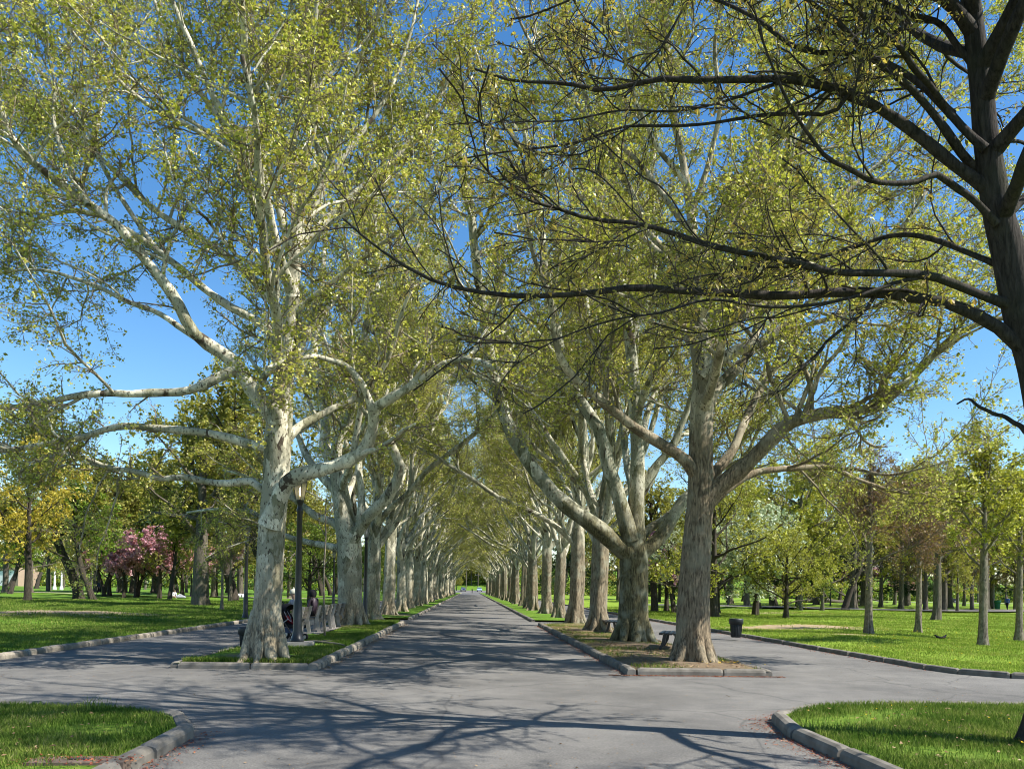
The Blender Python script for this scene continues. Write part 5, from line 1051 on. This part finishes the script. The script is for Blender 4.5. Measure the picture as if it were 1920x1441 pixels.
W0 = dict(lsho=(.185, 0, 1.42), lelb=(.24, .06, 1.15), lwri=(.22, -.04, .92), lhan=(.22, -.07, .84), rsho=(-.185, 0, 1.42), relb=(-.24, -.05, 1.15), rwri=(-.21, -.16, .95), rhan=(-.20, -.20, .88), lhip=(.095, 0, .90), lkne=(.10, -.14, .50), lank=(.10, -.20, .09), ltoe=(.11, -.36, .045), rhip=(-.095, 0, .90), rkne=(-.10, .06, .49), rank=(-.10, .30, .13), rtoe=(-.11, .19, .04))
w1 = person('person walking with a dark backpack on the far left lawn beside a dark trunk', at_d(186, 96), R_(70), W0, dict(top=M['cloth_jean'], legs=M['cloth_black'], shoe=M['cloth_black'], hair=M['hair']))
A = cat_rom([(0, .15, 1.02, .09), (0, .19, 1.15, .15), (0, .19, 1.32, .15), (0, .15, 1.46, .08)], 12); MB().tubes(A[:, :3], A[:, 3], 12).build('backpack', M['cloth_black'], w1)
person('dark clothed person walking alone down the middle of the far avenue', (at_d(885.5, 276)[0], 276, .0), R_(10), W0, dict(top=M['cloth_black'], legs=M['cloth_black'], shoe=M['cloth_black'], hair=M['hair']))
person('person in a blue top walking near the right edge beyond the lawn', at_d(1889, 92), R_(-60), W0, dict(top=M['cloth_blue'], legs=M['cloth_black'], shoe=M['cloth_black'], hair=M['hair']))
SG = seated(.02, .10); SG.update({k: (v[0] * 1.3, v[1], .16) for k, v in SG.items() if k[1:] == 'kne'}); SG.update(lank=(.05, -.30, .06), rank=(-.05, -.36, .06), ltoe=(-.05, -.40, .05), rtoe=(.05, -.46, .05))
person('person in a white shirt sitting on the grass right of a slim trunk', at_d(326, 84), R_(60), SG, dict(top=M['cloth_white'], legs=M['skin'], shoe=M['cloth_white'], hair=M['hair']))
p = at_d(338, 84); t = thing('picnic_bag', 'blue and white bag lying on the grass beside the white-shirted sitter', 'bag', p, .4)
A = cat_rom([(-.5, 0, .10, .06), (-.3, 0, .17, .16), (.1, .05, .18, .18), (.45, 0, .13, .12), (.55, 0, .1, .03)], 16); MB().tubes(A[:, :3], A[:, 3], 12).build('pouch', M['cloth_grey'], t); MB().tubes(cat_rom([(-.2, 0, .3), (-.1, 0, .42), (.1, 0, .42), (.2, 0, .32)], 10), np.full(10, .02), 6).build('handle', M['cloth_white'], t)
p = at_d(451, 88); t = thing('picnic_bag', 'bulky white bag with dark straps on the lawn just left of the lamp post', 'bag', p, .2)
A = cat_rom([(-.42, 0, .12, .08), (-.3, 0, .26, .26), (.1, .05, .28, .29), (.38, 0, .2, .2), (.5, 0, .1, .04)], 16); MB().tubes(A[:, :3], A[:, 3], 12).build('pouch', M['cloth_white'], t)
for x in (-.12, .16): MB().tubes(cat_rom([(x, -.30, .2), (x, -.18, .48), (x, .05, .58), (x, .25, .45)], 12), np.full(12, .03), 6).build('strap', M['cloth_black'], t)
# pushchair
p = gnd(541, 1199, .165); t = thing('pushchair', 'dark pushchair with red lining and pale straps, parked behind the lit lamp post', 'pushchair', (p[0], p[1], .165), R_(62))
for s in (-1, 1):
    MB().tubes(cat_rom([(s * .22, -.34, .12), (s * .21, -.05, .45), (s * .21, .28, .86), (s * .20, .40, 1.02)], 14), np.full(14, .016), 8).build('frame', M['metal_black'], t); MB().tubes(cat_rom([(s * .24, .30, .14), (s * .22, .06, .42), (s * .2, -.14, .58)], 10), np.full(10, .014), 8).build('frame', M['steel'], t)
    for y, r in ((-.36, .09), (.31, .14)):
        wm = MB(); a = np.linspace(0, 6.283, 17)[:-1]; wm.prism([(y + r * math.cos(q), r + r * math.sin(q)) for q in a], 'x', s * .25 - .022, s * .25 + .022); wo = wm.build('wheel', M['rubber'], t, smooth=False); wm = MB(); wm.prism([(y + r * .55 * math.cos(q), r + r * .55 * math.sin(q)) for q in a], 'x', s * .25 - .026, s * .25 + .026); wm.build('rim', M['steel'], wo, smooth=False)
MB().tubes(cat_rom([(-.20, .40, 1.02), (-.1, .44, 1.05), (.1, .44, 1.05), (.20, .40, 1.02)], 10), np.full(10, .018), 8).build('handle', M['rubber'], t)
mb = MB(); mb.prism([(-.30, .40), (-.28, .34), (.02, .36), (.24, .80), (.18, .84), (-.02, .46)], 'x', -.19, .19); mb.build('seat', M['cloth_black'], t, smooth=False)
mb = MB(); mb.prism([(-.24, .43), (-.02, .475), (.08, .66), (.05, .66), (-.04, .50), (-.24, .46)], 'x', -.10, .10); mb.build('lining', M['cloth_red'], t, smooth=False)
for s in (-1, 1): MB().tubes(cat_rom([(s * .07, .12, .78), (s * .065, -.0, .60), (0, -.07, .50)], 8), np.full(8, .009), 6).build('strap', M['cloth_grey'], t)
a = np.linspace(0, math.pi, 12); mb = MB(); Vc = []
for yy, rr, zz in ((.26, .21, .80), (.20, .23, .92), (.06, .24, .98), (-.08, .23, .94)): Vc.append(np.stack([rr * np.cos(a), np.full(12, yy), zz - .14 + .16 * np.sin(a)], 1))
mb.add(np.concatenate(Vc), [(i * 12 + q, i * 12 + q + 1, (i + 1) * 12 + q + 1, (i + 1) * 12 + q) for i in range(3) for q in range(11)]); mb.build('canopy', M['cloth_black'], t)
mb = MB(); mb.box((-.17, -.2, .20), (.17, .2, .33)); mb.build('basket', M['cloth_jean'], t, smooth=False)
# ------------------------------------------------------------------ light
AZ, EL = R_(70), R_(48)
sv = Vector((math.sin(AZ) * math.cos(EL), -math.cos(AZ) * math.cos(EL), math.sin(EL)))
sd = bpy.data.lights.new('sun', 'SUN'); sd.energy = 5.0; sd.angle = R_(.53); sd.color = (1, .955, .88)
so = bpy.data.objects.new('sun', sd); COL.objects.link(so); so.rotation_euler = sv.to_track_quat('Z', 'Y').to_euler(); so.location = (30, -20, 60)
w = bpy.data.worlds.new('World'); scene.world = w; w.use_nodes = True; nt = w.node_tree
bg = nt.nodes['Background']; sky = nt.nodes.new('ShaderNodeTexSky'); sky.sky_type = 'NISHITA'; sky.sun_disc = False
sky.sun_elevation = EL; sky.sun_rotation = math.atan2(sv.x, sv.y); sky.air_density = 1.0; sky.dust_density = .2; sky.ozone_density = 1.6; sky.altitude = 50
hs = nt.nodes.new('ShaderNodeHueSaturation'); hs.inputs['Saturation'].default_value = 1.30; nt.links.new(sky.outputs[0], hs.inputs['Color']); nt.links.new(hs.outputs[0], bg.inputs[0]); bg.inputs[1].default_value = .108
scene.view_settings.view_transform = 'Standard'; scene.view_settings.look = 'None'; scene.view_settings.exposure = .98; scene.view_settings.gamma = 1
cy = scene.cycles; cy.max_bounces = 8; cy.diffuse_bounces = 2; cy.glossy_bounces = 2; cy.transmission_bounces = 4; cy.transparent_max_bounces = 6; cy.filter_width = 1.0; cy.caustics_reflective = False; cy.caustics_refractive = False
